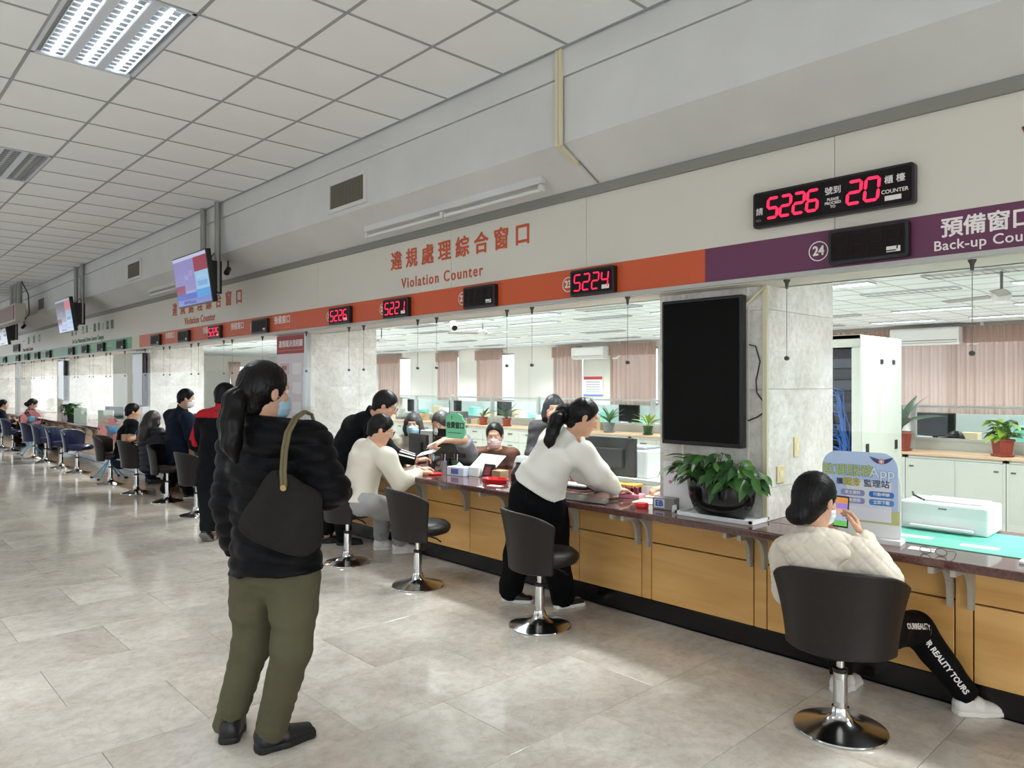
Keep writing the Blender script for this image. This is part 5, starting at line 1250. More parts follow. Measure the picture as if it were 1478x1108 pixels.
p = pose(at(192, 594, 11.35), 100, 'sit', -10, lean=.12, seat=.49, pe=at(174, 661, 11.3)); sh = p['R'][0]
p['R'] = (sh, at(189, 633, 11.15), at(205, 627, 11.4))
person('man in a black T-shirt with one bare forearm resting on the counter', p, dict(top=dict(mat=c_dk, t=.02, name='shirt', sleeve=.34, arm=(.085, .075, .05), hem=.10), bottom=dict(mat=c_navy), shoe=dict(mat=c_shoe), hair=dict(style='crop', mat=H_BLACK)), .012)
p = pose(at(47, 583, 17.3), 100, 'sit', -30, lean=.16, seat=.5, pe=at(28, 628, 17.3))
person('person in dark brown hunched at the counter behind the far pink fan', p, dict(fem=True, top=dict(mat=c_dbrn, t=.035, arm=(.09, .08, .06), hem=.1, collar=.05), bottom=dict(mat=c_dk), shoe=dict(mat=c_shoe), hair=dict(style='bun', mat=H_BLACK)), .015)
p = pose(at(5, 584, 18.2), 100, 'sit', -4, lean=.03, seat=.5)
person('man in a navy shirt seated at the far left edge', p, dict(top=dict(mat=c_navy, t=.02), bottom=dict(mat=c_dk), shoe=dict(mat=c_shoe), hair=dict(style='short', mat=H_BLACK)), .015)

# clerks behind the screens
p = pose(at(597, 612, 7.9), 228, 'sit', -6, seat=.47)
person('clerk with greying bobbed hair and a blue mask behind a monitor', p, dict(fem=True, top=dict(mat=M('beige_cardigan', (176, 168, 152), .85), t=.02, name='cardigan'), bottom=dict(mat=c_dk), shoe=dict(mat=c_shoe), hair=dict(style='bob', mat=H_GREY, len=.19, bangs=True), mask=k_blue), .010)
p = pose(at(637, 612, 7.25), 262, 'stand', -22, pe=at(682, 692, 7.35), ch=at(660, 652, 7.3), nb=at(646, 634, 7.26))
p['L'] = (at(676, 655, 7.12), at(668, 634, 6.92), at(640, 635, 6.80)); p['R'] = (at(642, 655, 7.45), at(636, 672, 7.3), at(640, 684, 7.05))
p['handL'] = (nrm(at(618, 646, 6.7)-at(640, 635, 6.8)), V(0, 0, -1), 30); p['point'] = 'handL'
person('clerk in a grey shirt and white mask leaning over and pointing a pen', p, dict(finehands=True, top=dict(mat=c_gsh, t=.025, name='shirt', sleeve=.46, arm=(.09, .08, .06), hem=.05, collar=.05), bottom=dict(mat=c_dk), hair=dict(style='short', mat=H_GREY), mask=k_white), .010)
t = thing('pen', 'white pen in the pointing hand of the clerk in grey', 'pen', tuple(at(620, 644, 6.72))); MB().tube([at(628, 638, 6.74), at(617, 644, 6.66)], .005, 8).build('barrel', M('white_plastic', (236, 237, 236), .35), t, True, True)
p = pose(at(714, 629, 7.15), 232, 'sit', -8, seat=.45)
person('clerk in a brown top and pink mask, hair tied back', p, dict(fem=True, top=dict(mat=c_brn, t=.02, name='knit_top', arm=(.078, .066, .05)), bottom=dict(mat=c_dk), shoe=dict(mat=c_shoe), hair=dict(style='bun', mat=H_BLACK), mask=k_pink), .010)
p = pose(at(799, 589, 6.95), 224, 'stand', -6, lean=.08)
person('clerk with long dark fringe and an orange mask behind the woman in white', p, dict(fem=True, top=dict(mat=M('charcoal_top', (58, 56, 60), .85), t=.02), bottom=dict(mat=c_dk), shoe=dict(mat=c_shoe), hair=dict(style='bob', mat=H_BLACK, len=.26), mask=k_or), .010)
p = pose(V(5.02, 2.62, 1.20), 292, 'sit', -14, seat=.45); sh = p['L'][0]
p['R'] = (p['R'][0], V(4.62, 2.96, .84), V(4.38, 3.05, .815)); p['L'] = (p['L'][0], V(4.72, 2.84, .83), V(4.50, 2.92, .80)); p['handR'] = (nrm(V(-.16, .06, -.02)), V(0, 0, -1), 34); p['handL'] = (nrm(V(-.13, .06, -.02)), V(0, 0, -1), 34)
person('clerk hidden behind the nearest pillar with only bare forearms on the desk', p, dict(fem=True, finehands=True, top=dict(mat=c_gsh, t=.02, name='shirt', sleeve=.4, arm=(.078, .07, .05)), bottom=dict(mat=c_dk), shoe=dict(mat=c_shoe), hair=dict(style='bun', mat=H_BLACK)), .010)
p = pose(at(1378, 638, 8.3), 225, 'sit', -62, lean=.12, seat=.28, nb=at(1381, 650, 8.45))
person('clerk bowed low over a desk beyond the grey cabinets, only dark hair showing', p, dict(top=dict(mat=c_navy, t=.02), bottom=dict(mat=c_dk), hair=dict(style='short', mat=H_BLACK)), .013)
# ================================================================== THINGS ON THE COUNTER
m_wp = M('white_plastic', (236, 237, 236), .35); m_gp = M('grey_plastic', (120, 124, 126), .45); m_lgp = M('light_grey_plastic', (196, 200, 198), .45); m_paper = M('paper_white', (232, 233, 236), .7)
m_redp = M('red_plastic', (214, 36, 40), .3); m_leaf = M('pothos_leaf', (62, 108, 44), .4, noise=(9, .3)); m_leaf2 = M('dark_leaf', (44, 84, 40), .42, noise=(9, .3)); m_leaf3 = M('lime_leaf', (140, 176, 60), .45, noise=(9, .25)); m_soil = M('soil', (46, 34, 26), .9)
m_terra = M('terracotta_pot', (150, 66, 52), .5); m_teal = M('teal_mat', (86, 172, 150), .5); m_pile = M('paper_pile', (222, 222, 216), .7, noise=(60, .06), stretch=(1, 1, 30))
def leaf_mesh(nm, L, W, mat, curl=.35, heart=True):
    mb = MB(); n = 7; cv = []
    for i in range(n):
        t = i/(n-1); w = W*math.sin(math.pi*min(1, t*.93+.07))**.75*(1.15-.5*t) if heart else W*math.sin(math.pi*(t*.94+.03))
        z = -curl*L*t*t; cv.append([(L*t, -w, z+.25*w), (L*t, 0, z), (L*t, w, z+.25*w)])
    vs = [p for r in cv for p in r]; fs = []
    for i in range(n-1):
        for k in range(2): a = i*3+k; fs.append((a, a+1, a+4, a+3))
    mb.add(vs, fs); me = mb.mesh(nm, True, sharp=180); me.materials.append(mat); return me
def put_leaf(me, par, pos, az, el, roll=0., s=1.):
    o = link('leaf', me, None, par, True)
    o.matrix_basis = Matrix.Translation(pos) @ Matrix.Rotation(az, 4, 'Z') @ Matrix.Rotation(-el, 4, 'Y') @ Matrix.Rotation(roll, 4, 'X') @ Matrix.Scale(s, 4); return o
m_cab0 = M('cabinet_grey', (190, 194, 184), .4)
# planter with pothos
PC = V(3.865, 2.30, ZT)
tr = thing('planter_tray', 'white tray under the black oval planter', 'tray', tuple(PC)); s_ = MB()
MB().prism(rrect(.21, .50, .03), (PC[0]-.0, PC[1], ZT), (1, 0, 0), (0, 1, 0), .012).build('dish', m_wp, tr, True, bevel=.003)
rim = MB()
for x0, y0, x1, y1 in ((-.105, -.25, -.09, .25), (.09, -.25, .105, .25), (-.105, -.25, .105, -.235), (-.105, .235, .105, .25)): rim.box((PC[0]+x0, PC[1]+y0, ZT+.010), (PC[0]+x1, PC[1]+y1, ZT+.024))
rim.build('rim', m_wp, tr, True)
pt = thing('pothos_planter', 'black oval planter of trailing green pothos at the foot of the nearest pillar', 'plant', (PC[0], PC[1], ZT+.012))
MB().lathe([(.0001, .012), (.135, .012), (.165, .03), (.198, .11), (.21, .19), (.205, .225), (.195, .225), (.19, .20), (.0001, .198)], 40, (PC[0], PC[1], ZT), .44, 1.06).build('pot', M('black_glaze', (14, 14, 15), .12), pt, True, True)
MB().lathe([(.0001, .200), (.186, .200)], 24, (PC[0], PC[1], ZT), .43, 1.04).build('soil', m_soil, pt, True)
lm = [leaf_mesh('leaf', .12, .027, m_leaf), leaf_mesh('leaf', .115, .026, m_leaf2, .6), leaf_mesh('leaf', .085, .03, M('pale_leaf', (98, 138, 72), .4, noise=(9, .3)), .2)]
r_ = random.Random(5); stems = MB()
for k in range(120):
    b = V(PC[0]+r_.uniform(-.06, .05), PC[1]+r_.uniform(-.17, .17), ZT+.20); az = r_.uniform(0, 2*math.pi)
    dy = b[1]-PC[1]; h_ = r_.uniform(.03, .17)*(1-.5*abs(dy)/.25)+.02; out = r_.uniform(.02, .10)
    e_ = b+V(math.cos(az)*out*.6-.02, math.sin(az)*out+dy*.45, h_); e_[0] = min(e_[0], 3.925)
    if r_.random() < .16: e_[2] -= .05; e_[0] -= .04
    stems.tube([b, (b+e_)/2+V(0, 0, .02), e_], .0022, 4, False)
    dr = math.atan2(e_[1]-b[1], e_[0]-b[0]-.03)
    if math.cos(dr) > .3: dr = math.pi-dr
    put_leaf(lm[k % 3], pt, tuple(e_), dr+r_.uniform(-.5, .5), r_.uniform(-.7, .35), r_.uniform(-.5, .5), r_.uniform(.75, 1.15))
stems.build('stems', m_leaf2, pt, True)
t = thing('picture_card', 'pale standing card with a floral print behind the planter', 'card', (3.93, 2.52, ZT)); o = MB().box((-.004, -.14, 0), (.004, .14, .30)).build('board', M('pale_card', (236, 232, 232), .5), t)
t.matrix_basis = Matrix.Translation((3.935, 2.60, ZT)) @ Matrix.Rotation(math.radians(8), 4, 'Z'); t.rotation_euler = (0, 0, math.radians(8))
for (y, z, w) in ((.08, .24, .018), (.05, .2, .014), (.09, .17, .012), (.06, .05, .03)): MB().prism([(w*math.cos(a), w*math.sin(a)) for a in np.linspace(0, 5.5, 6)], (-.0055, y, z), (0, -1, 0), (0, 0, 1), .001).build('print_mark', M('mauve_print', (166, 130, 142), .5), t)
# small things, left to right from the pillar
def crate(nm, lb, cat, loc, size, mat, rz=0., bevel=.004, z=ZT):
    t = thing(nm, lb, cat, (loc[0], loc[1], z), math.radians(rz)); MB().box((-size[0]/2, -size[1]/2, 0), (size[0]/2, size[1]/2, size[2])).build('body', mat, t, bevel=bevel); return t
t = crate('stationery_box', 'small grey box with a blue and white label beside the picture card', 'box', (3.89, 2.70), (.09, .15, .075), M('grey_box', (140, 132, 124), .5), 8)
MB().box((-.0465, -.01, .012), (-.0455, .062, .066)).build('label', M('label_white', (214, 220, 236), .5), t); lettering('EB', .05, (-.047, .026, .039), RX, UZ, M('label_blue', (70, 96, 160), .5), t, world=False, bold=.002)
t = thing('ink_pad', 'red round-edged ink pad case on the counter beside the grey labelled box', 'ink pad', (3.81, 2.83, ZT)); MB().lathe([(.0001, 0), (.036, 0), (.04, .006), (.04, .026), (.034, .034), (.0001, .036)], 20, (0, 0, 0), 1, 1.1).build('case', m_redp, t, smooth=True)
t = thing('white_note', 'small white slip curled at the counter edge before the picture card', 'paper', (3.84, 2.60, ZT)); MB().add([(-.02, -.012, 0), (.0, -.016, .001), (.012, .0, .045), (-.012, .012, .04), (-.018, .014, .0)], [(0, 1, 2, 3, 4)]).build('sheet', m_paper, t).modifiers.new('t', 'SOLIDIFY').thickness = .001
t = thing('document_folder', 'black folder lying under the hand of the woman in white', 'folder', (3.80, 3.32, ZT), math.radians(6)); MB().box((-.11, -.25, 0), (.12, .22, .008)).build('cover', M('folder_black', (34, 38, 38), .22), t, bevel=.002)
t = thing('loose_paper', 'white printed sheet on the counter edge beside the black folder', 'paper', (3.76, 3.66, ZT), math.radians(-4)); MB().box((-.08, -.12, 0), (.08, .12, .0015)).build('sheet', m_paper, t)
for k in range(4): MB().box((-.06+.03*k, -.09, .0016), (-.05+.03*k, .09, .002)).build('print_line', M('dark_print', (90, 84, 84), .6), t)
t = thing('stamp_tray', 'pink tray of stamps on the counter between the two women’s hands'.replace('’', "'"), 'tray', (4.10, 3.13, ZT), math.radians(10)); MB().box((-.05, -.08, 0), (.05, .08, .03)).build('tray', M('pink_plastic', (222, 140, 160), .4), t, bevel=.004)
for k in range(4): MB().lathe([(.0001, 0), (.012, 0), (.010, .03), (.013, .045), (.0001, .05)], 10, (-.02+.035*(k % 2), -.05+.033*k, .03)).build('stamp', M('dark_red_stamp', (120, 20, 40), .4), t, smooth=True)
t = thing('green_form', 'pale green form lying beside the stamp tray', 'paper', (4.06, 2.95, ZT), math.radians(14)); MB().box((-.10, -.09, 0), (.10, .09, .0015)).build('sheet', M('pale_green_paper', (172, 214, 180), .7), t)
t = thing('blotting_sheet', 'cream sheet under the forearms of the hidden clerk', 'paper', (4.36, 2.99, ZT), math.radians(6)); MB().box((-.14, -.14, 0), (.14, .14, .0015)).build('sheet', M('cream_paper', (226, 220, 200), .7), t)
def monitor(loc, rz, w, h, lb, mat=m_black, z=ZT, cy=None):
    """screen faces +x of its own frame"""
    t = thing('computer_monitor', lb, 'monitor', (loc[0], loc[1], z), math.radians(rz)); zc = cy or (.10+h/2)
    MB().lathe([(.0001, 0), (.10, 0), (.10, .008), (.03, .018), (.022, .03), (.0001, .03)], 20, (0, 0, 0), .8, 1.1).build('foot', mat, t, smooth=True)
    MB().box((-.022, -.03, .02), (.0, .03, zc)).build('neck', mat, t, bevel=.004)
    MB().box((-.012, -w/2, zc-h/2), (.022, w/2, zc+h/2)).build('panel', mat, t, bevel=.006); MB().box((-.038, -w*.3, zc-h*.28), (-.012, w*.3, zc+h*.22)).build('rear_housing', mat, t, bevel=.01)
    MB().box((.0222, -w/2+.014, zc-h/2+.02), (.0228, w/2-.014, zc+h/2-.014)).build('screen', MATS['black_glass'], t); return t
m_mon = M('monitor_grey', (50, 53, 56), .4)
t = monitor((4.34, 3.52), 2, .47, .29, 'dark grey monitor seen from behind, beyond the woman in white', m_mon)
t = thing('monitor_stand', 'yellow-edged wooden stand under the dark grey monitor', 'stand', (4.28, 3.46, ZT)); MB().box((-.09, -.27, .05), (.03, .27, .07)).build('shelf', M('yellow_edge', (206, 160, 60), .5), t, bevel=.003)
for y in (-.25, .25): MB().box((-.08, y-.012, 0), (.02, y+.012, .05)).build('leg', m_black, t)
t = thing('desk_keyboard', 'black keyboard with white keys propped on the counter beside the woman in white', 'keyboard', (4.18, 3.80, ZT), math.radians(8)); MB().box((-.075, -.21, 0), (.075, .21, .022)).build('case', m_black, t, bevel=.004)
kb = MB()
for i in range(5):
    for j in range(14): kb.box((-.065+.027*i, -.198+.0285*j, .022), (-.043+.027*i, -.174+.0285*j, .031))
kb.build('keys', m_wp, t)
t = thing('side_desk', 'grey side desk under the desktop printer behind the screens', 'desk', (5.35, 4.0, 0)); MB().box((-.3, -.45, .70), (.35, .45, .74)).build('top', m_cab0, t, bevel=.003)
for y in (-.43, .41): MB().box((-.28, y, 0), (.33, y+.02, .70)).build('side_panel', m_cab0, t)
t = thing('desk_printer', 'grey desktop printer with a paper on top, behind the dark grey monitor', 'printer', (5.3, 4.0, .74)); MB().box((-.19, -.26, 0), (.19, .26, .24)).build('body', m_lgp, t, bevel=.012); MB().box((-.15, -.2, .24), (.1, .2, .262)).build('lid', m_gp, t, bevel=.005); MB().box((-.10, -.1, .2625), (.08, .16, .265)).build('sheet', M('pale_green_paper', (172, 214, 180), .7), t)
# fan-like desk lamp mirror
t = thing('round_mirror', 'small round grey desk mirror above the hidden clerk’s forearms'.replace('’', "'"), 'mirror', (4.48, 3.1, ZT)); MB().lathe([(.0001, 0), (.04, 0), (.04, .008), (.006, .014), (.006, .06), (.0001, .06)], 16).build('stand', m_gp, t, smooth=True); MB().lathe([(.0001, -.006), (.048, -.006), (.052, 0), (.048, .006), (.0001, .006)], 20, (0, 0, .11), axis=(-.9, -.3, 0)).build('glass', M('mirror_grey', (150, 156, 160), .25, .4), t, smooth=True)
# the bay of the cream-sweatshirt man
t = crate('tissue_box', 'blue and white tissue box on the counter by the red tray', 'tissue box', (4.03, 4.93), (.12, .20, .075), M('tissue_blue', (196, 208, 226), .5), 6); MB().box((-.0612, -.04, .015), (-.0602, .05, .06)).build('label', M('label_blue', (70, 96, 160), .5), t)
MB().add([(-.03, -.03, .075), (.02, -.03, .075), (.02, .03, .075), (-.03, .03, .075), (-.012, .0, .115), (.015, .012, .105)], [(0, 1, 4), (1, 5, 4), (1, 2, 5), (2, 3, 4, 5), (3, 0, 4)]).build('tissue', m_paper, t)
t = crate('tissue_pack', 'plain white paper pack between the tissue box and the dark menu card', 'tissue box', (4.10, 4.78), (.10, .13, .08), m_wp, 4)
t = thing('card_stand', 'dark slanted card stand with reddish print on the counter', 'stand', (4.06, 4.62, ZT), math.radians(5)); MB().prism([(0, 0), (.06, 0), (.055, .11), (.045, .115)], (0, .06, 0), (1, 0, 0), (0, 0, 1), .12).build('board', M('dark_card', (44, 30, 34), .4), t); MB().prism([(-.03, -.035), (.03, -.035), (.03, .035), (-.03, .035)], (.018, 0, .058), (0, -1, 0), (.37, 0, .93), .002).build('print', M('red_print', (150, 54, 62), .5), t)
crate('carton', 'small tan carton beside the dark card stand', 'box', (4.10, 4.49), (.10, .10, .075), M('tan_card', (158, 132, 96), .7), 3)
t = thing('red_tray', 'shallow bright red tray on the counter before the clerk in brown', 'tray', (3.93, 4.36, ZT)); MB().lathe([(.0001, 0), (.085, 0), (.10, .03), (.104, .034), (.096, .034), (.082, .008), (.0001, .006)], 28, (0, 0, 0), .8, 1.25).build('dish', m_redp, t, smooth=True)
t = thing('red_saucer', 'small red saucer near the seated man’s hands'.replace('’', "'"), 'tray', (3.88, 5.08, ZT)); MB().lathe([(.0001, 0), (.05, 0), (.062, .016), (.056, .016), (.0001, .005)], 24).build('dish', m_redp, t, smooth=True)
t = thing('banknote_counter', 'black and silver banknote counter beside the red tray', 'machine', (4.16, 4.20, ZT), math.radians(4)); MB().prism([(-.10, 0), (.10, 0), (.10, .13), (.03, .17), (-.04, .15), (-.10, .06)], (0, .12, 0), (1, 0, 0), (0, 0, 1), .24).build('body', m_black, t, bevel=.006); MB().prism([(-.05, .155), (.02, .175), (.03, .205), (-.02, .20)], (0, .13, 0), (1, 0, 0), (0, 0, 1), .26).build('hopper', m_lgp, t, bevel=.004)
for y in (-.125, .105): MB().prism([(-.10, .0), (.10, .0), (.10, .14), (.03, .18), (-.05, .16)], (0, y+.02, 0), (1, 0, 0), (0, 0, 1), .02).build('side_plate', m_lgp, t)
t = thing('paper_stack', 'white sheet leaning on the clutter before the clerk in brown', 'paper', (4.22, 4.80, ZT+.10), math.radians(0)); MB().obox((0, 0, 0), (.11, .16, .001), Matrix.Rotation(math.radians(-38), 3, 'Y')).build('sheet', m_paper, t); MB().box((.0, -.02, -.10), (.06, .02, -.01)).build('holder', m_gp, t)
crate('receipt_slip', 'white receipt slip flat on the counter under the red tray', 'paper', (3.80, 4.22), (.06, .12, .002), m_paper, 12, .0005)
SGZ = 1.205
t = thing('counter_sign', 'green octagonal sign on the screen reading 收費窗口', 'sign', (GX-.01, 4.725, 1.15)); o_ = (GX-.012, 4.725, SGZ); w, h = .125, .105
out = [(-w, -h), (w*.72, -h), (w, -h*.7), (w, h*.35), (w*.75, h*.55), (w*.7, h*.8), (w*.25, h), (-w*.5, h), (-w, h*.75)]
MB().prism(out, o_, RX, UZ, -.006).build('board', M('mint_sign', (118, 206, 156), .5), t, True); lettering('收費窗口', .058, (GX-.0135, 4.725, SGZ), RX, UZ, M('dark_letters', (40, 40, 46), .5), t, 'CENTER', .0008, .0015)
lettering('1', .04, (GX-.0135, 4.77, SGZ+.065), RX, UZ, MATS['dark_letters'], t, 'CENTER', .0008, .0015); MB().box((GX-.0134, 4.65, SGZ-.062), (GX-.0124, 4.82, SGZ-.057)).build('rule', MATS['dark_letters'], t, True)
t = monitor((4.42, 5.58), 8, .42, .27, 'black monitor seen from behind in front of the clerk with the blue mask', m_black, ZT, .22)
t = monitor((4.40, 6.05), -10, .40, .25, 'second black monitor behind the screen, left of the blue-masked clerk', m_black, ZT, .16)
crate('paper_pile', 'pile of white documents on top of the desk behind the leaning man', 'paper', (4.78, 6.2), (.24, .32, .30), m_pile, 8)
for k, (x, y, c_) in enumerate(((4.12, 5.28, m_gp), (4.20, 5.2, m_leaf2), (4.05, 5.36, m_black))):
    t = thing('pen_holder', ('grey pen pot near the seated man', 'green pen pot near the seated man', 'black pen pot near the seated man')[k], 'pen pot', (x, y, ZT)); MB().lathe([(.0001, 0), (.03, 0), (.034, .09), (.03, .09), (.027, .006), (.0001, .006)], 14).build('cup', c_, t, smooth=True)
    for q in range(4): MB().tube([(.012*math.cos(q*1.6), .012*math.sin(q*1.6), .01), (.022*math.cos(q*1.6), .022*math.sin(q*1.6), .15)], .0035, 6).build('pen', (m_wp, m_redp, m_black, m_fblue)[q], t)
# right-hand bay: standee, glasses, mat, printer
st = thing('app_standee', 'white arched tabletop standee advertising an app, with blue panel and winged emblem', 'sign', (3.85, 1.48, ZT)); o_ = V(3.845, 1.50, ZT); rr_ = nrm(V(.12, -.99, 0)); nn_ = np.cross(rr_, V(0, 0, 1))
def arch(w, h, hs, peak, n=8):
    pts = [(-w, 0), (w, 0), (w, hs)]
    for k in range(1, n+1): a = math.pi/2*k/n; pts.append((w-(w*.42)*(1-math.cos(a)), hs+(h-hs)*math.sin(a)))
    if peak: pts.append((w*.12, h+peak)); pts.append((-w*.12, h+peak))
    for k in range(n, 0, -1): a = math.pi/2*k/n; pts.append((-w+(w*.42)*(1-math.cos(a)), hs+(h-hs)*math.sin(a)))
    pts.append((-w, hs)); return pts
P3d = lambda a, b, c_=0.: tuple(o_+rr_*a+V(0, 0, b)+nn_*c_)
MB().prism(arch(.192, .372, .27, .05), P3d(0, .012, -.006), tuple(rr_), UZ, .006).build('board', m_wp, st, True)
MB().prism(arch(.180, .345, .262, 0), P3d(0, .10, .0005), tuple(rr_), UZ, .0008).build('panel', M('pale_blue_print', (190, 206, 240), .5), st, True)
MB().prism([(-.186, .09), (.186, .09), (.186, .16), (-.186, .14)], P3d(0, .0, .0016), tuple(rr_), UZ, .0005).build('meadow', M('meadow_print', (190, 196, 130), .5), st, True)
MB().prism([(-.06, .10), (.15, .10), (.15, .30), (-.06, .30)], P3d(0, .0, .0018), tuple(rr_), UZ, .0005).build('white_panel', M('label_white2', (226, 228, 238), .5), st, True)
MB().prism([(-.19, .0), (.2, .0), (.2, .022), (-.19, .022)], P3d(0, .0, -.06), tuple(rr_), UZ, .11).build('foot', m_wp, st, True)
sl_ = lambda s__, sz, a, b, mt, bo=.001, al='CENTER': lettering(s__, sz, P3d(a, b, .0028), tuple(rr_), UZ, mt, st, al, .0006, bo)
m_ny = M('lime_letters', (196, 204, 90), .5); m_sb = M('sky_letters', (86, 150, 226), .5); m_nv = M('navy_letters', (56, 64, 110), .5)
sl_('監理服務', .062, -.055, .345, M('blue_outline', (70, 126, 190), .5), .0026); lettering('監理服務', .062, P3d(-.055, .345, .0036), tuple(rr_), UZ, m_ny, st, 'CENTER', .0006, .0006)
sl_('App', .072, .108, .343, m_sb, .0026); lettering('App', .072, P3d(.108, .343, .0036), tuple(rr_), UZ, m_wp, st, 'CENTER', .0006, .0006)
sl_('攜', .034, -.093, .282+.006, m_nv); sl_('隨身', .042, -.034, .288, M('amber_outline', (96, 92, 60), .5), .0018); lettering('隨身', .042, P3d(-.034, .288, .0036), tuple(rr_), UZ, M('amber_letters', (226, 206, 90), .5), st, 'CENTER', .0006, .0004); sl_('監理站', .040, .082, .286, m_nv, .0007)
for a, b, cc, tx in ((-.03, .236, (150, 144, 200), '車主資料'), (.105, .236, (52, 112, 200), '行動申辦'), (-.03, .196, (150, 144, 200), '隨身服務'), (.105, .196, (70, 140, 214), '立即下載')):
    MB().prism(rrect(.115, .03, .012), P3d(a, b, .003), tuple(rr_), UZ, .0008).build('button_print', M('btn_%d' % cc[0], cc, .5), st, True); sl = lettering(tx, .019, P3d(a, b, .0042), tuple(rr_), UZ, m_wp, st, 'CENTER', .0004, .0004)
wing = [(0, .0), (.012, .010), (.055, .024), (.046, .012), (.04, .004), (.030, -.004), (.014, -.012)]
for e in (1, -1): MB().prism([(e*a, b) for a, b in (wing if e > 0 else wing[::-1])], P3d(.105, .402, .003), tuple(rr_), UZ, .001).build('emblem_wing', m_nv, st, True)
MB().prism([(.014*math.cos(a), .014*math.sin(a)) for a in np.linspace(0, 5.8, 12)], P3d(.105, .402, .004), tuple(rr_), UZ, .001).build('emblem_disc', M('emblem_pink', (214, 120, 130), .5), st, True); MB().box((-.001, -.001, 0), (.001, .001, .001))
for e in (0, 1): MB().prism([(-.009, -.003), (.009, -.003), (.009, .003), (-.009, .003)] if not e else [(-.003, -.009), (.003, -.009), (.003, .009), (-.003, .009)], P3d(.105, .402, .0052), tuple(rr_), UZ, .0006).build('emblem_cross', m_wp, st, True)
gl = thing('eyeglasses', 'thin dark-framed eyeglasses lying on the counter right of the standee', 'glasses', (3.745, 1.13, ZT)); g = MB()
for e in (-1, 1):
    c_ = V(3.735, 1.125+e*.033, ZT+.019); g.tube([c_+V(.0, .024*math.cos(a), .017*math.sin(a)) for a in np.linspace(0, 2*math.pi, 15)], .0016, 5); g.tube([c_+V(0, e*.024, .008), c_+V(.07, e*.034, -.002), c_+V(.12, e*.028, -.016)], .0016, 5)
g.tube([(3.735, 1.116, ZT+.022), (3.733, 1.125, ZT+.025), (3.735, 1.134, ZT+.022)], .0016, 5); g.build('frame', M('glasses_frame', (66, 46, 44), .3), gl, True, True)
crate('tissue_sheet', 'white folded tissue under the eyeglasses', 'paper', (3.82, 1.20), (.07, .11, .004), m_paper, 6, .001)
t = thing('desk_mat', 'teal desk mat spread behind the screen beside the standee', 'mat', (4.22, .85, ZT)); MB().box((-.28, -.75, 0), (.28, .62, .004)).build('mat', m_teal, t, bevel=.001)
for k, (x, y) in enumerate(((4.06, 1.02), (4.10, 1.32), (4.2, .70))): t = crate('desk_slip', ('white slip on the teal mat in front of the printer', 'white slip on the teal mat beside the standee', 'white slip on the teal mat at the frame edge')[k], 'paper', (x, y), (.06, .16, .002), m_paper, 4, .0005, ZT+.004)
t = thing('white_printer', 'white desktop printer with grey lid on the desk behind the teal mat', 'printer', (4.48, 1.26, ZT+.004)); MB().box((-.15, -.21, 0), (.12, .21, .15)).build('body', m_wp, t, bevel=.012); MB().box((-.10, -.17, .15), (.09, .12, .158)).build('lid', m_lgp, t, bevel=.003); MB().tube([(-.10, .1, .152), (-.06, .17, .17), (.02, .2, .175)], .006, 6).build('arm', m_black, t); MB().box((-.152, -.02, .118), (-.149, .02, .126)).build('badge', m_gp, t); MB().box((-.19, -.15, .02), (-.148, .15, .03)).build('paper_tray', m_wp, t)
t = thing('cable_blue', 'dark teal cable curving down onto the counter at the right edge', 'cable', (4.0, .72, ZT)); t.name = 'desk_cable'; MB().tube([(4.45, .42, ZT+.13), (4.2, .6, ZT+.11), (4.02, .76, ZT+.06), (3.96, .80, ZT+.02), (3.93, .78, ZT+.006), (3.91, .70, ZT+.006)], .004, 6).build('cord', M('teal_cable', (40, 92, 104), .4), t, True, True)
crate('card_reader', 'white flat card reader at the right edge of the counter', 'card reader', (3.86, .76), (.06, .11, .014), m_wp, 2, .004)
crate('calendar_block', 'small white desk calendar reading 12 behind the standee', 'calendar', (4.42, 1.62), (.03, .09, .07), m_wp, 6, .002, ZT); lettering('12', .045, (4.403, 1.62, ZT+.036), RX, UZ, MATS['dark_letters'], bpy.data.objects['calendar_block'], 'CENTER', .0006, .001)
crate('file_pile', 'stack of white papers beside the white printer', 'paper', (4.45, 1.82), (.2, .22, .06), m_pile, 5)
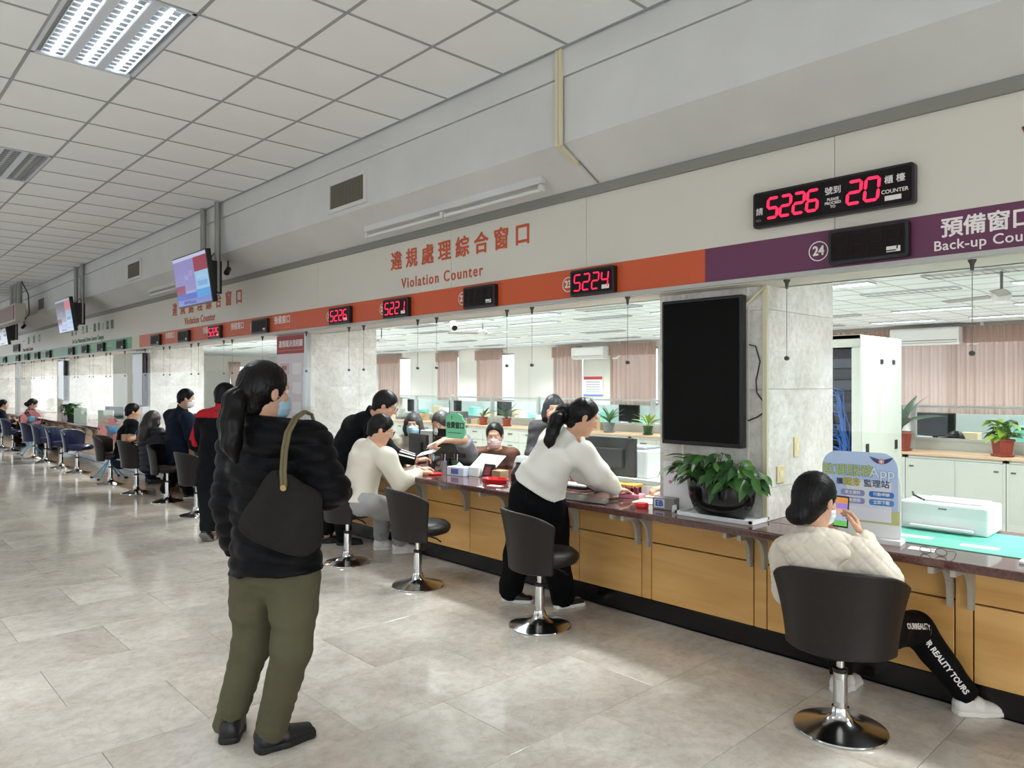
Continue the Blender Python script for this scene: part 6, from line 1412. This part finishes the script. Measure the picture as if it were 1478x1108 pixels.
# far bays
t = thing('menu_board', 'pale green notice card standing on the far counter beside the bushy plant', 'card', (3.85, 16.9, ZT)); MB().obox((0, 0, .15), (.006, .17, .15), Matrix.Rotation(math.radians(30), 3, 'Z')).build('board', M('mint_card', (206, 226, 206), .5), t)
t = thing('menu_board', 'second pale green notice card on the far counter, nearer than the first', 'card', (3.88, 15.2, ZT)); MB().obox((0, 0, .15), (.006, .17, .15), Matrix.Rotation(math.radians(34), 3, 'Z')).build('board', MATS['mint_card'], t)
def bushy(loc, z, R_, n, lb, mats, pot, seed, nm='potted_plant', ph=.16, long=False):
    t = thing(nm, lb, 'plant', (loc[0], loc[1], z)); r_ = random.Random(seed)
    MB().lathe([(.0001, 0), (ph*.52, 0), (ph*.60, .01), (ph*.60, .02), (ph*.46, .022), (ph*.56, ph*.86), (ph*.62, ph*.88), (ph*.62, ph), (ph*.55, ph), (ph*.53, ph*.9), (.0001, ph*.88)], 4 if pot is m_terra and not long else 18).build('pot', pot, t)
    ms = [leaf_mesh('leaf', R_*(1. if long else .6), R_*(.11 if long else .22), m, .35 if long else .4, not long) for m in mats]; stt = MB()
    for k in range(n):
        az = r_.uniform(0, 6.28); rr = R_*r_.uniform(0, .55)*(0.2 if long else 1); h_ = ph*.9+R_*r_.uniform(.1, .9)*(.25 if long else 1); pz_ = (rr*math.cos(az), rr*math.sin(az), h_)
        stt.tube([(rr*.15*math.cos(az), rr*.15*math.sin(az), ph*.86), pz_], .004, 4, False)
        o = put_leaf(ms[k % len(ms)], t, pz_, az, r_.uniform(.5, 1.35) if long else r_.uniform(-.3, .7), r_.uniform(-.4, .4), r_.uniform(.7, 1.1)); o.matrix_parent_inverse = Matrix.Identity(4)
    stt.build('stems', mats[0], t); return t
bushy((3.86, 17.7), ZT, .24, 70, 'bushy dark green plant on the far counter above the navy stools', [m_leaf2, m_leaf], m_black, 3)
for k, (y, lb) in enumerate(((14.4, 'grey monitor on the far counter above the nearest navy stool'), (13.95, 'grey monitor on the far counter just left of the near pink fan'), (16.0, 'grey monitor behind the pale green notice cards'), (19.6, 'grey monitor on the far counter beside the person in dark brown'), (11.2, 'grey monitor beyond the long-haired woman'), (9.3, 'grey monitor in front of the man in navy'))):
    monitor((4.25, y), 200+11*k, .40, .26, lb, m_gp, ZT, .22)
t = thing('bottle_tower', 'tall stack of clear water bottles beside the third pillar', 'bottles', (4.6, 14.1, 0))
for k in range(5): MB().lathe([(.0001, 0), (.13, 0), (.14, .03), (.14, .27), (.05, .33), (.05, .36), (.0001, .36)], 18, (4.75, 14.1, .36*k)).build('bottle', M('bottle_blue', (176, 200, 212), .15, 0), t, True, True)
# ================================================================== OFFICE FURNITURE
CX = 8.1
m_cab = M('cabinet_grey', (190, 194, 184), .4); m_top = M('cabinet_wood_top', (206, 172, 140), .45); m_hdl = M('cabinet_handle', (112, 112, 110), .35, .5); m_gap = M('cabinet_gap', (120, 122, 116), .7)
def cabinet(y0, kind, lb):
    t = thing('filing_cabinet', lb, 'cabinet', (CX, y0, 0), 0, 'low grey filing cabinets'); w = .88; z1 = .83
    MB().box((CX+.012, y0+.003, 0), (CX+.45, y0+w-.003, z1)).build('body', m_cab, t, True)
    MB().box((CX, y0+.003, 0), (CX+.012, y0+.028, z1)).box((CX, y0+w-.028, 0), (CX+.012, y0+w-.003, z1)).box((CX, y0+.003, z1-.03), (CX+.012, y0+w-.003, z1)).box((CX, y0+.003, 0), (CX+.012, y0+w-.003, .06)).build('frame', m_cab, t, True)
    if kind == 'd':
        for q in range(2):
            for k in range(4):
                ya, yb = y0+.03+q*.412, y0+.03+q*.412+.408; za = .065+k*.184; d = MB().box((CX-.004, ya+.002, za), (CX+.012, yb, za+.178)).build('drawer', m_cab, t, True)
                MB().box((CX-.016, (ya+yb)/2-.05, za+.12), (CX-.004, (ya+yb)/2+.05, za+.135)).build('handle', m_hdl, d, True)
    else:
        a = MB().box((CX+.003, y0+.03, .065), (CX+.0118, y0+.45, z1-.035)).build('door', m_cab, t, True); b = MB().box((CX-.008, y0+.43, .065), (CX+.002, y0+.85, z1-.035)).build('door', m_cab, t, True)
        MB().box((CX-.002, y0+.06, z1-.12), (CX+.003, y0+.10, z1-.105)).build('handle', m_hdl, a, True); MB().box((CX-.013, y0+.80, z1-.12), (CX-.008, y0+.84, z1-.105)).build('handle', m_hdl, b, True)
    return t
i = 0; yy = 12.6-.88*14
words_ = ('first', 'second', 'third', 'fourth', 'fifth', 'sixth', 'seventh', 'eighth', 'ninth', 'tenth', 'eleventh', 'twelfth', 'thirteenth', 'fourteenth', 'fifteenth', 'sixteenth')
for k in range(16):
    y = .06+.88*k; kind = 's' if k < 4 else 'd'
    cabinet(y, kind, 'grey filing cabinet with %s, %s from the right end' % ('sliding doors' if kind == 's' else 'two banks of drawers', words_[k]))
t = thing('cabinet_top', 'long wood-coloured top running over the low grey cabinets', 'worktop', (CX, 6, .83)); MB().box((CX-.015, .04, .83), (CX+.47, 14.16, .855)).build('board', m_top, t, True, bevel=.003)
# glazed partition behind the cabinets
gp = thing('glass_partition', 'low glazed partition with aluminium posts behind the grey cabinets', 'partition', (CX+.52, 6, 0)); X_ = CX+.50; m_pal = M('partition_alu', (206, 212, 212), .35, .3)
MB().box((X_-.02, .04, .95), (X_+.02, 14.2, .98)).build('rail', m_pal, gp, True); MB().box((X_-.02, .04, 1.30), (X_+.02, 14.2, 1.325)).build('rail', m_pal, gp, True); MB().box((X_-.015, .04, 0), (X_+.015, 14.2, .95)).build('panel', m_cab, gp, True)
for k in range(13):
    y = .5+1.14*k; MB().box((X_-.025, y-.025, 0), (X_+.025, y+.025, 1.34)).build('post', m_pal, gp, True)
    if k < 12: MB().box((X_-.003, y+.027, .98), (X_+.003, y+1.112, 1.30)).build('pane', glass_mat('partition_glass', (.95, .98, .98), .08) if k == 0 else MATS['partition_glass'], gp, True)
for (y, lb, kw) in ((9.45, 'small snake plant in a terracotta pot on the cabinets, behind the green sign', dict(R_=.20, n=9, mats=[m_leaf2, m_leaf], pot=m_terra, seed=1, ph=.13, long=True)), (8.86, 'larger snake plant in a terracotta pot on the cabinets, above the clerk in brown', dict(R_=.26, n=14, mats=[m_leaf2, m_leaf], pot=m_terra, seed=2, ph=.13, long=True)),
                    (6.70, 'spiky aloe in a dark pot on the cabinets right of the woman in white', dict(R_=.27, n=12, mats=[m_leaf2, m_leaf], pot=m_gp, seed=4, ph=.14, long=True)), (6.02, 'lime green plant in a small green pot on the cabinets beside the upright television', dict(R_=.22, n=10, mats=[m_leaf3], pot=m_leaf2, seed=6, ph=.12, long=True)),
                    (1.88, 'variegated leafy plant in a square terracotta pot at the right of the cabinets', dict(R_=.20, n=44, mats=[m_leaf3, m_leaf], pot=m_terra, seed=7, ph=.17)), (2.80, 'dark palm in a terracotta pot on the cabinets beside the server rack', dict(R_=.42, n=22, mats=[m_leaf2], pot=m_terra, seed=8, ph=.20, long=True))):
    bushy((CX+.14, y), .855, lb=lb, **kw)
rs = random.Random(11); piles = []
for k in range(44):
    y = rs.uniform(3.3, 13.9)
    if any(abs(y-q) < .34 for q in (9.45, 8.86, 6.70, 6.02)): continue
    h_ = rs.choice((.05, .09, .14, .20)); lb = 'pile of office papers lying on the low grey cabinets'
    t = crate('paper_pile', lb, 'paper', (CX+.30, y), (.22, .30, h_), (m_pile, m_lgp, M('tan_file', (206, 186, 150), .7), m_gp, m_pile)[k % 5], rs.uniform(-8, 8), .002, .855); t['group'] = 'paper piles on the cabinets'; piles.append((y, t))
for k, (y, t) in enumerate(sorted(piles, key=lambda q: q[0])): t['label'] = '%s office paper pile from the right end of the low cabinet top' % ((words_+tuple('seventeenth eighteenth nineteenth twentieth twenty-first twenty-second twenty-third twenty-fourth twenty-fifth twenty-sixth twenty-seventh twenty-eighth twenty-ninth thirtieth thirty-first thirty-second thirty-third thirty-fourth thirty-fifth thirty-sixth'.split()))[k])
# desks beyond the partition with monitors, papers and folders
for k in range(9):
    y = 1.2+1.62*k; t = thing('office_desk', 'grey office desk beyond the glazed partition, %s from the right' % words_[k], 'desk', (10.4, y, 0), 0, 'desks beyond the partition'); MB().box((9.9, y-.72, .70), (11.0, y+.72, .735)).build('top', m_cab, t, True, bevel=.003)
    for yy in (y-.70, y+.67): MB().box((9.92, yy, 0), (10.98, yy+.03, .70)).build('side_panel', m_cab, t, True)
    MB().box((10.85, y-.72, .735), (10.89, y+.72, 1.16)).build('screen_panel', M('desk_screen', (196, 206, 206), .6), t, True)
    monitor((10.35, y+.28), 172, .5, .30, 'black monitor on the office desk beyond the partition, %s from the right' % words_[k], m_black, .735, .30)
    c_ = (m_pile, M('teal_file', (128, 204, 190), .6), m_lgp, M('tan_file', (206, 186, 150), .7))
    for q in range(4):
        hh = (.26, .30, .12, .2)[(q+k) % 4]; tt = crate('file_box', '%s file box on the %s desk beyond the partition' % (('white', 'teal', 'grey', 'tan')[(q*3+k) % 4], words_[k]), 'box', (10.62, y-.62+.28*q), (.2, .18, hh), c_[(q*3+k) % 4], rs.uniform(-6, 6), .003, .735); tt['group'] = 'file boxes on the office desks'
    t = thing('office_chair', 'black mesh office chair behind the %s desk from the right' % words_[k], 'chair', (9.3, y-.25, 0), 0, 'office chairs beyond the partition') if k in (1, 3, 5, 7) else None
    if t:
        MB().box((-.22, -.22, .44), (.22, .22, .50)).build('seat', m_black, t, bevel=.03); MB().tube([(0, 0, .08), (0, 0, .44)], .03, 10).build('column', m_gp, t)
        for q in range(5): a = q*1.2566; MB().tube([(0, 0, .09), (.27*math.cos(a), .27*math.sin(a), .04)], .018, 6).build('foot', m_black, t)
        MB().grid(lambda a, b: (-.22-.05*math.sin(math.pi*b), -.20+.4*a, .52+.44*b*(1-.25*(2*a-1)**4)), 9, 6).build('backrest', m_black, t, smooth=True)
# clerks' chairs
for k, ((x, y), lb) in enumerate((((5.35, 4.75), 'grey office chair back beside the clerk in brown'), ((5.3, 6.75), 'grey office chair of the clerk in the blue mask'))):
    t = thing('office_chair', lb, 'chair', (x, y, 0)); MB().box((-.24, -.24, .42), (.22, .22, .47)).build('seat', m_gp, t, bevel=.02); MB().box((.2, -.21, .5), (.25, .21, .92)).build('backrest', m_gp, t, bevel=.02); MB().box((.19, -.03, .42), (.24, .03, .6)).build('spine', m_black, t); MB().tube([(0, 0, .08), (0, 0, .42)], .03, 10).build('column', m_black, t)
    for q in range(5): a = q*1.2566; MB().tube([(0, 0, .09), (.27*math.cos(a), .27*math.sin(a), .04)], .018, 6).build('foot', m_black, t)
# server rack
rk = thing('server_rack', 'tall pale server rack full of black equipment and blue cables beside the nearest pillar', 'rack', (6.1, 2.37, 0)); rx0, ry0, rx1, ry1, rz1 = 6.1, 2.37, 7.02, 2.98, 1.95; m_rk = M('rack_paint', (198, 204, 192), .4)
MB().box((rx0+.02, ry0, .03), (rx1, ry0+.025, rz1-.03)).build('side_panel', m_rk, rk, True, bevel=.004); MB().box((rx0+.02, ry1-.025, .03), (rx1, ry1, rz1-.03)).build('side_panel', m_rk, rk, True)
MB().box((rx0, ry0, rz1-.10), (rx0+.03, ry1, rz1)).box((rx0, ry0, 0), (rx0+.03, ry1, .08)).box((rx0, ry0, .08), (rx0+.03, ry0+.07, rz1-.1)).box((rx0, ry1-.07, .08), (rx0+.03, ry1, rz1-.1)).box((rx0, ry0, rz1-.035), (rx1, ry1, rz1)).build('frame', m_rk, rk, True, bevel=.003)
MB().box((rx1-.02, ry0+.02, .03), (rx1, ry1-.02, rz1-.03)).build('rear_panel', m_black, rk, True)
for k in range(18):
    z = .12+.092*k; d = MB().box((rx0+.10, ry0+.08, z), (rx0+.55, ry1-.08, z+.078)).build('rack_unit', (m_black, M('rack_grey', (52, 56, 62), .4))[k % 2], rk, True)
    if k in (5, 8, 9, 11, 12, 14): MB().box((rx0+.098, ry1-.30, z+.02), (rx0+.1, ry1-.30+(.05, .12, .17)[k % 3], z+.055)).build('rack_label', m_paper, d, True)
rs = random.Random(2); m_cabl = M('blue_cable', (44, 92, 160), .4)
for k in range(26):
    z0, z1 = rs.uniform(.9, 1.55), rs.uniform(.2, .7); yb = ry0+.10+rs.uniform(0, .05)
    MB().tube([(rx0+.095, ry0+.10+rs.uniform(.05, .36), z0), (rx0+.06, ry0+.16+rs.uniform(0, .06), z0-.03), (rx0+.05, yb, (z0+z1)/2+.1), (rx0+.055, yb+.01, z1+.1), (rx0+.09, ry0+.12+rs.uniform(0, .3), z1)], .0045, 5).build('network_cable', m_cabl, rk, True, True)
for x, z in ((rx0+.45, 1.74), (rx0+.14, 1.02), (rx0+.78, 1.02), (rx0+.72, 1.74)): MB().box((x-.03, ry0-.006, z-.04 if z < 1.5 else z-.02), (x+.03, ry0, z+.04 if z < 1.5 else z+.02)).build('latch', m_black, rk, True, bevel=.002)
# air conditioners
def ac(y0, y1, z0, lb):
    t = thing('air_conditioner', lb, 'air conditioner', (XO-.12, (y0+y1)/2, z0)); w = y1-y0; h_ = .36
    MB().prism([(0, .06), (.06, 0), (.27, 0), (.27, h_), (.03, h_), (0, h_-.04)], (XO-.50, y1, z0), (1, 0, 0), (0, 0, 1), w).build('body', m_wp, t, True, bevel=.01)
    MB().box((XO-.505, y0+.03, z0+.085), (XO-.498, y1-.03, z0+.10)).build('outlet', m_gp, t, True); MB().box((XO-.504, y0+.04, z0+.03), (XO-.46, y1-.04, z0+.055)).build('flap', m_lgp, t, True)
    MB().tube([(XO-.1, y0-.05, z0+.02), (XO-.1, y0-.22, z0+.02), (XO-.1, y0-.32, z0+.12), (XO-.1, y0-.32, ZO)], .035, 8).build('pipe', m_wp, t, True, True); MB().box((XO-.23, y0+.3, z0+.1), (XO, y0+.36, z0+.2)).box((XO-.23, y1-.36, z0+.1), (XO, y1-.3, z0+.2)).build('mount', m_gp, t, True); return t
ac(13.98, 15.25, 2.31, 'white wall air conditioner above the notice board on the back wall'); ac(4.62, 5.95, 2.37, 'white air conditioner before the long curtain beside the server rack')
t = thing('notice_board', 'white notice with red heading and blue foot on the office back wall', 'notice', (XO-.02, 14.75, 1.17)); MB().box((XO-.02, 14.38, 1.17), (XO-.002, 15.16, 1.80)).build('board', m_wp, t, True); MB().box((XO-.024, 14.40, 1.69), (XO-.02, 15.14, 1.78)).build('heading', M('notice_red', (196, 60, 70), .5), t, True); MB().box((XO-.024, 14.38, 1.17), (XO-.02, 15.16, 1.23)).build('foot_band', M('notice_blue', (110, 140, 196), .5), t, True)
for k in range(5): MB().box((XO-.022, 14.5, 1.30+.075*k), (XO-.02, 15.05, 1.325+.075*k)).build('text_line', M('notice_grey', (170, 174, 180), .5), t, True)
t = thing('wall_poster', 'small pink heart poster beside the second pillar in the office', 'poster', (4.86, 7.6, 1.2)); MB().box((4.86, 7.51, 1.18), (4.95, 7.515, 1.45)).build('sheet', M('poster_pink2', (222, 130, 140), .5), t, True); MB().box((4.86, 7.505, 1.18), (4.95, 7.51, 1.31)).build('foot_print', M('slate_print', (130, 140, 166), .5), t, True)
# ceiling fans in the office
for k, (x, y, lb) in enumerate(((9.4, 10.8, 'white ceiling fan in the office left of the woman in white'), (9.3, 14.2, 'ceiling fan near the far end of the office'), (9.6, 2.2, 'ceiling fan in the office at the right edge'))):
    t = thing('ceiling_fan', lb, 'fan', (x, y, ZO)); MB().tube([(0, 0, 0), (0, 0, -.22)], .015, 8).build('rod', m_gp, t); MB().lathe([(.0001, -.36), (.07, -.35), (.10, -.30), (.09, -.24), (.03, -.21), (.0001, -.21)], 20).build('motor', m_wp, t, smooth=True)
    for q in range(3):
        a = math.radians(25+120*q+20*k); R3 = Matrix.Rotation(a, 3, 'Z') @ Matrix.Rotation(math.radians(9), 3, 'X'); MB().obox(R3 @ Vector((.38, 0, -.29)), (.30, .06, .004), R3).build('blade', M('fan_blade_grey', (150, 146, 140), .5), t)
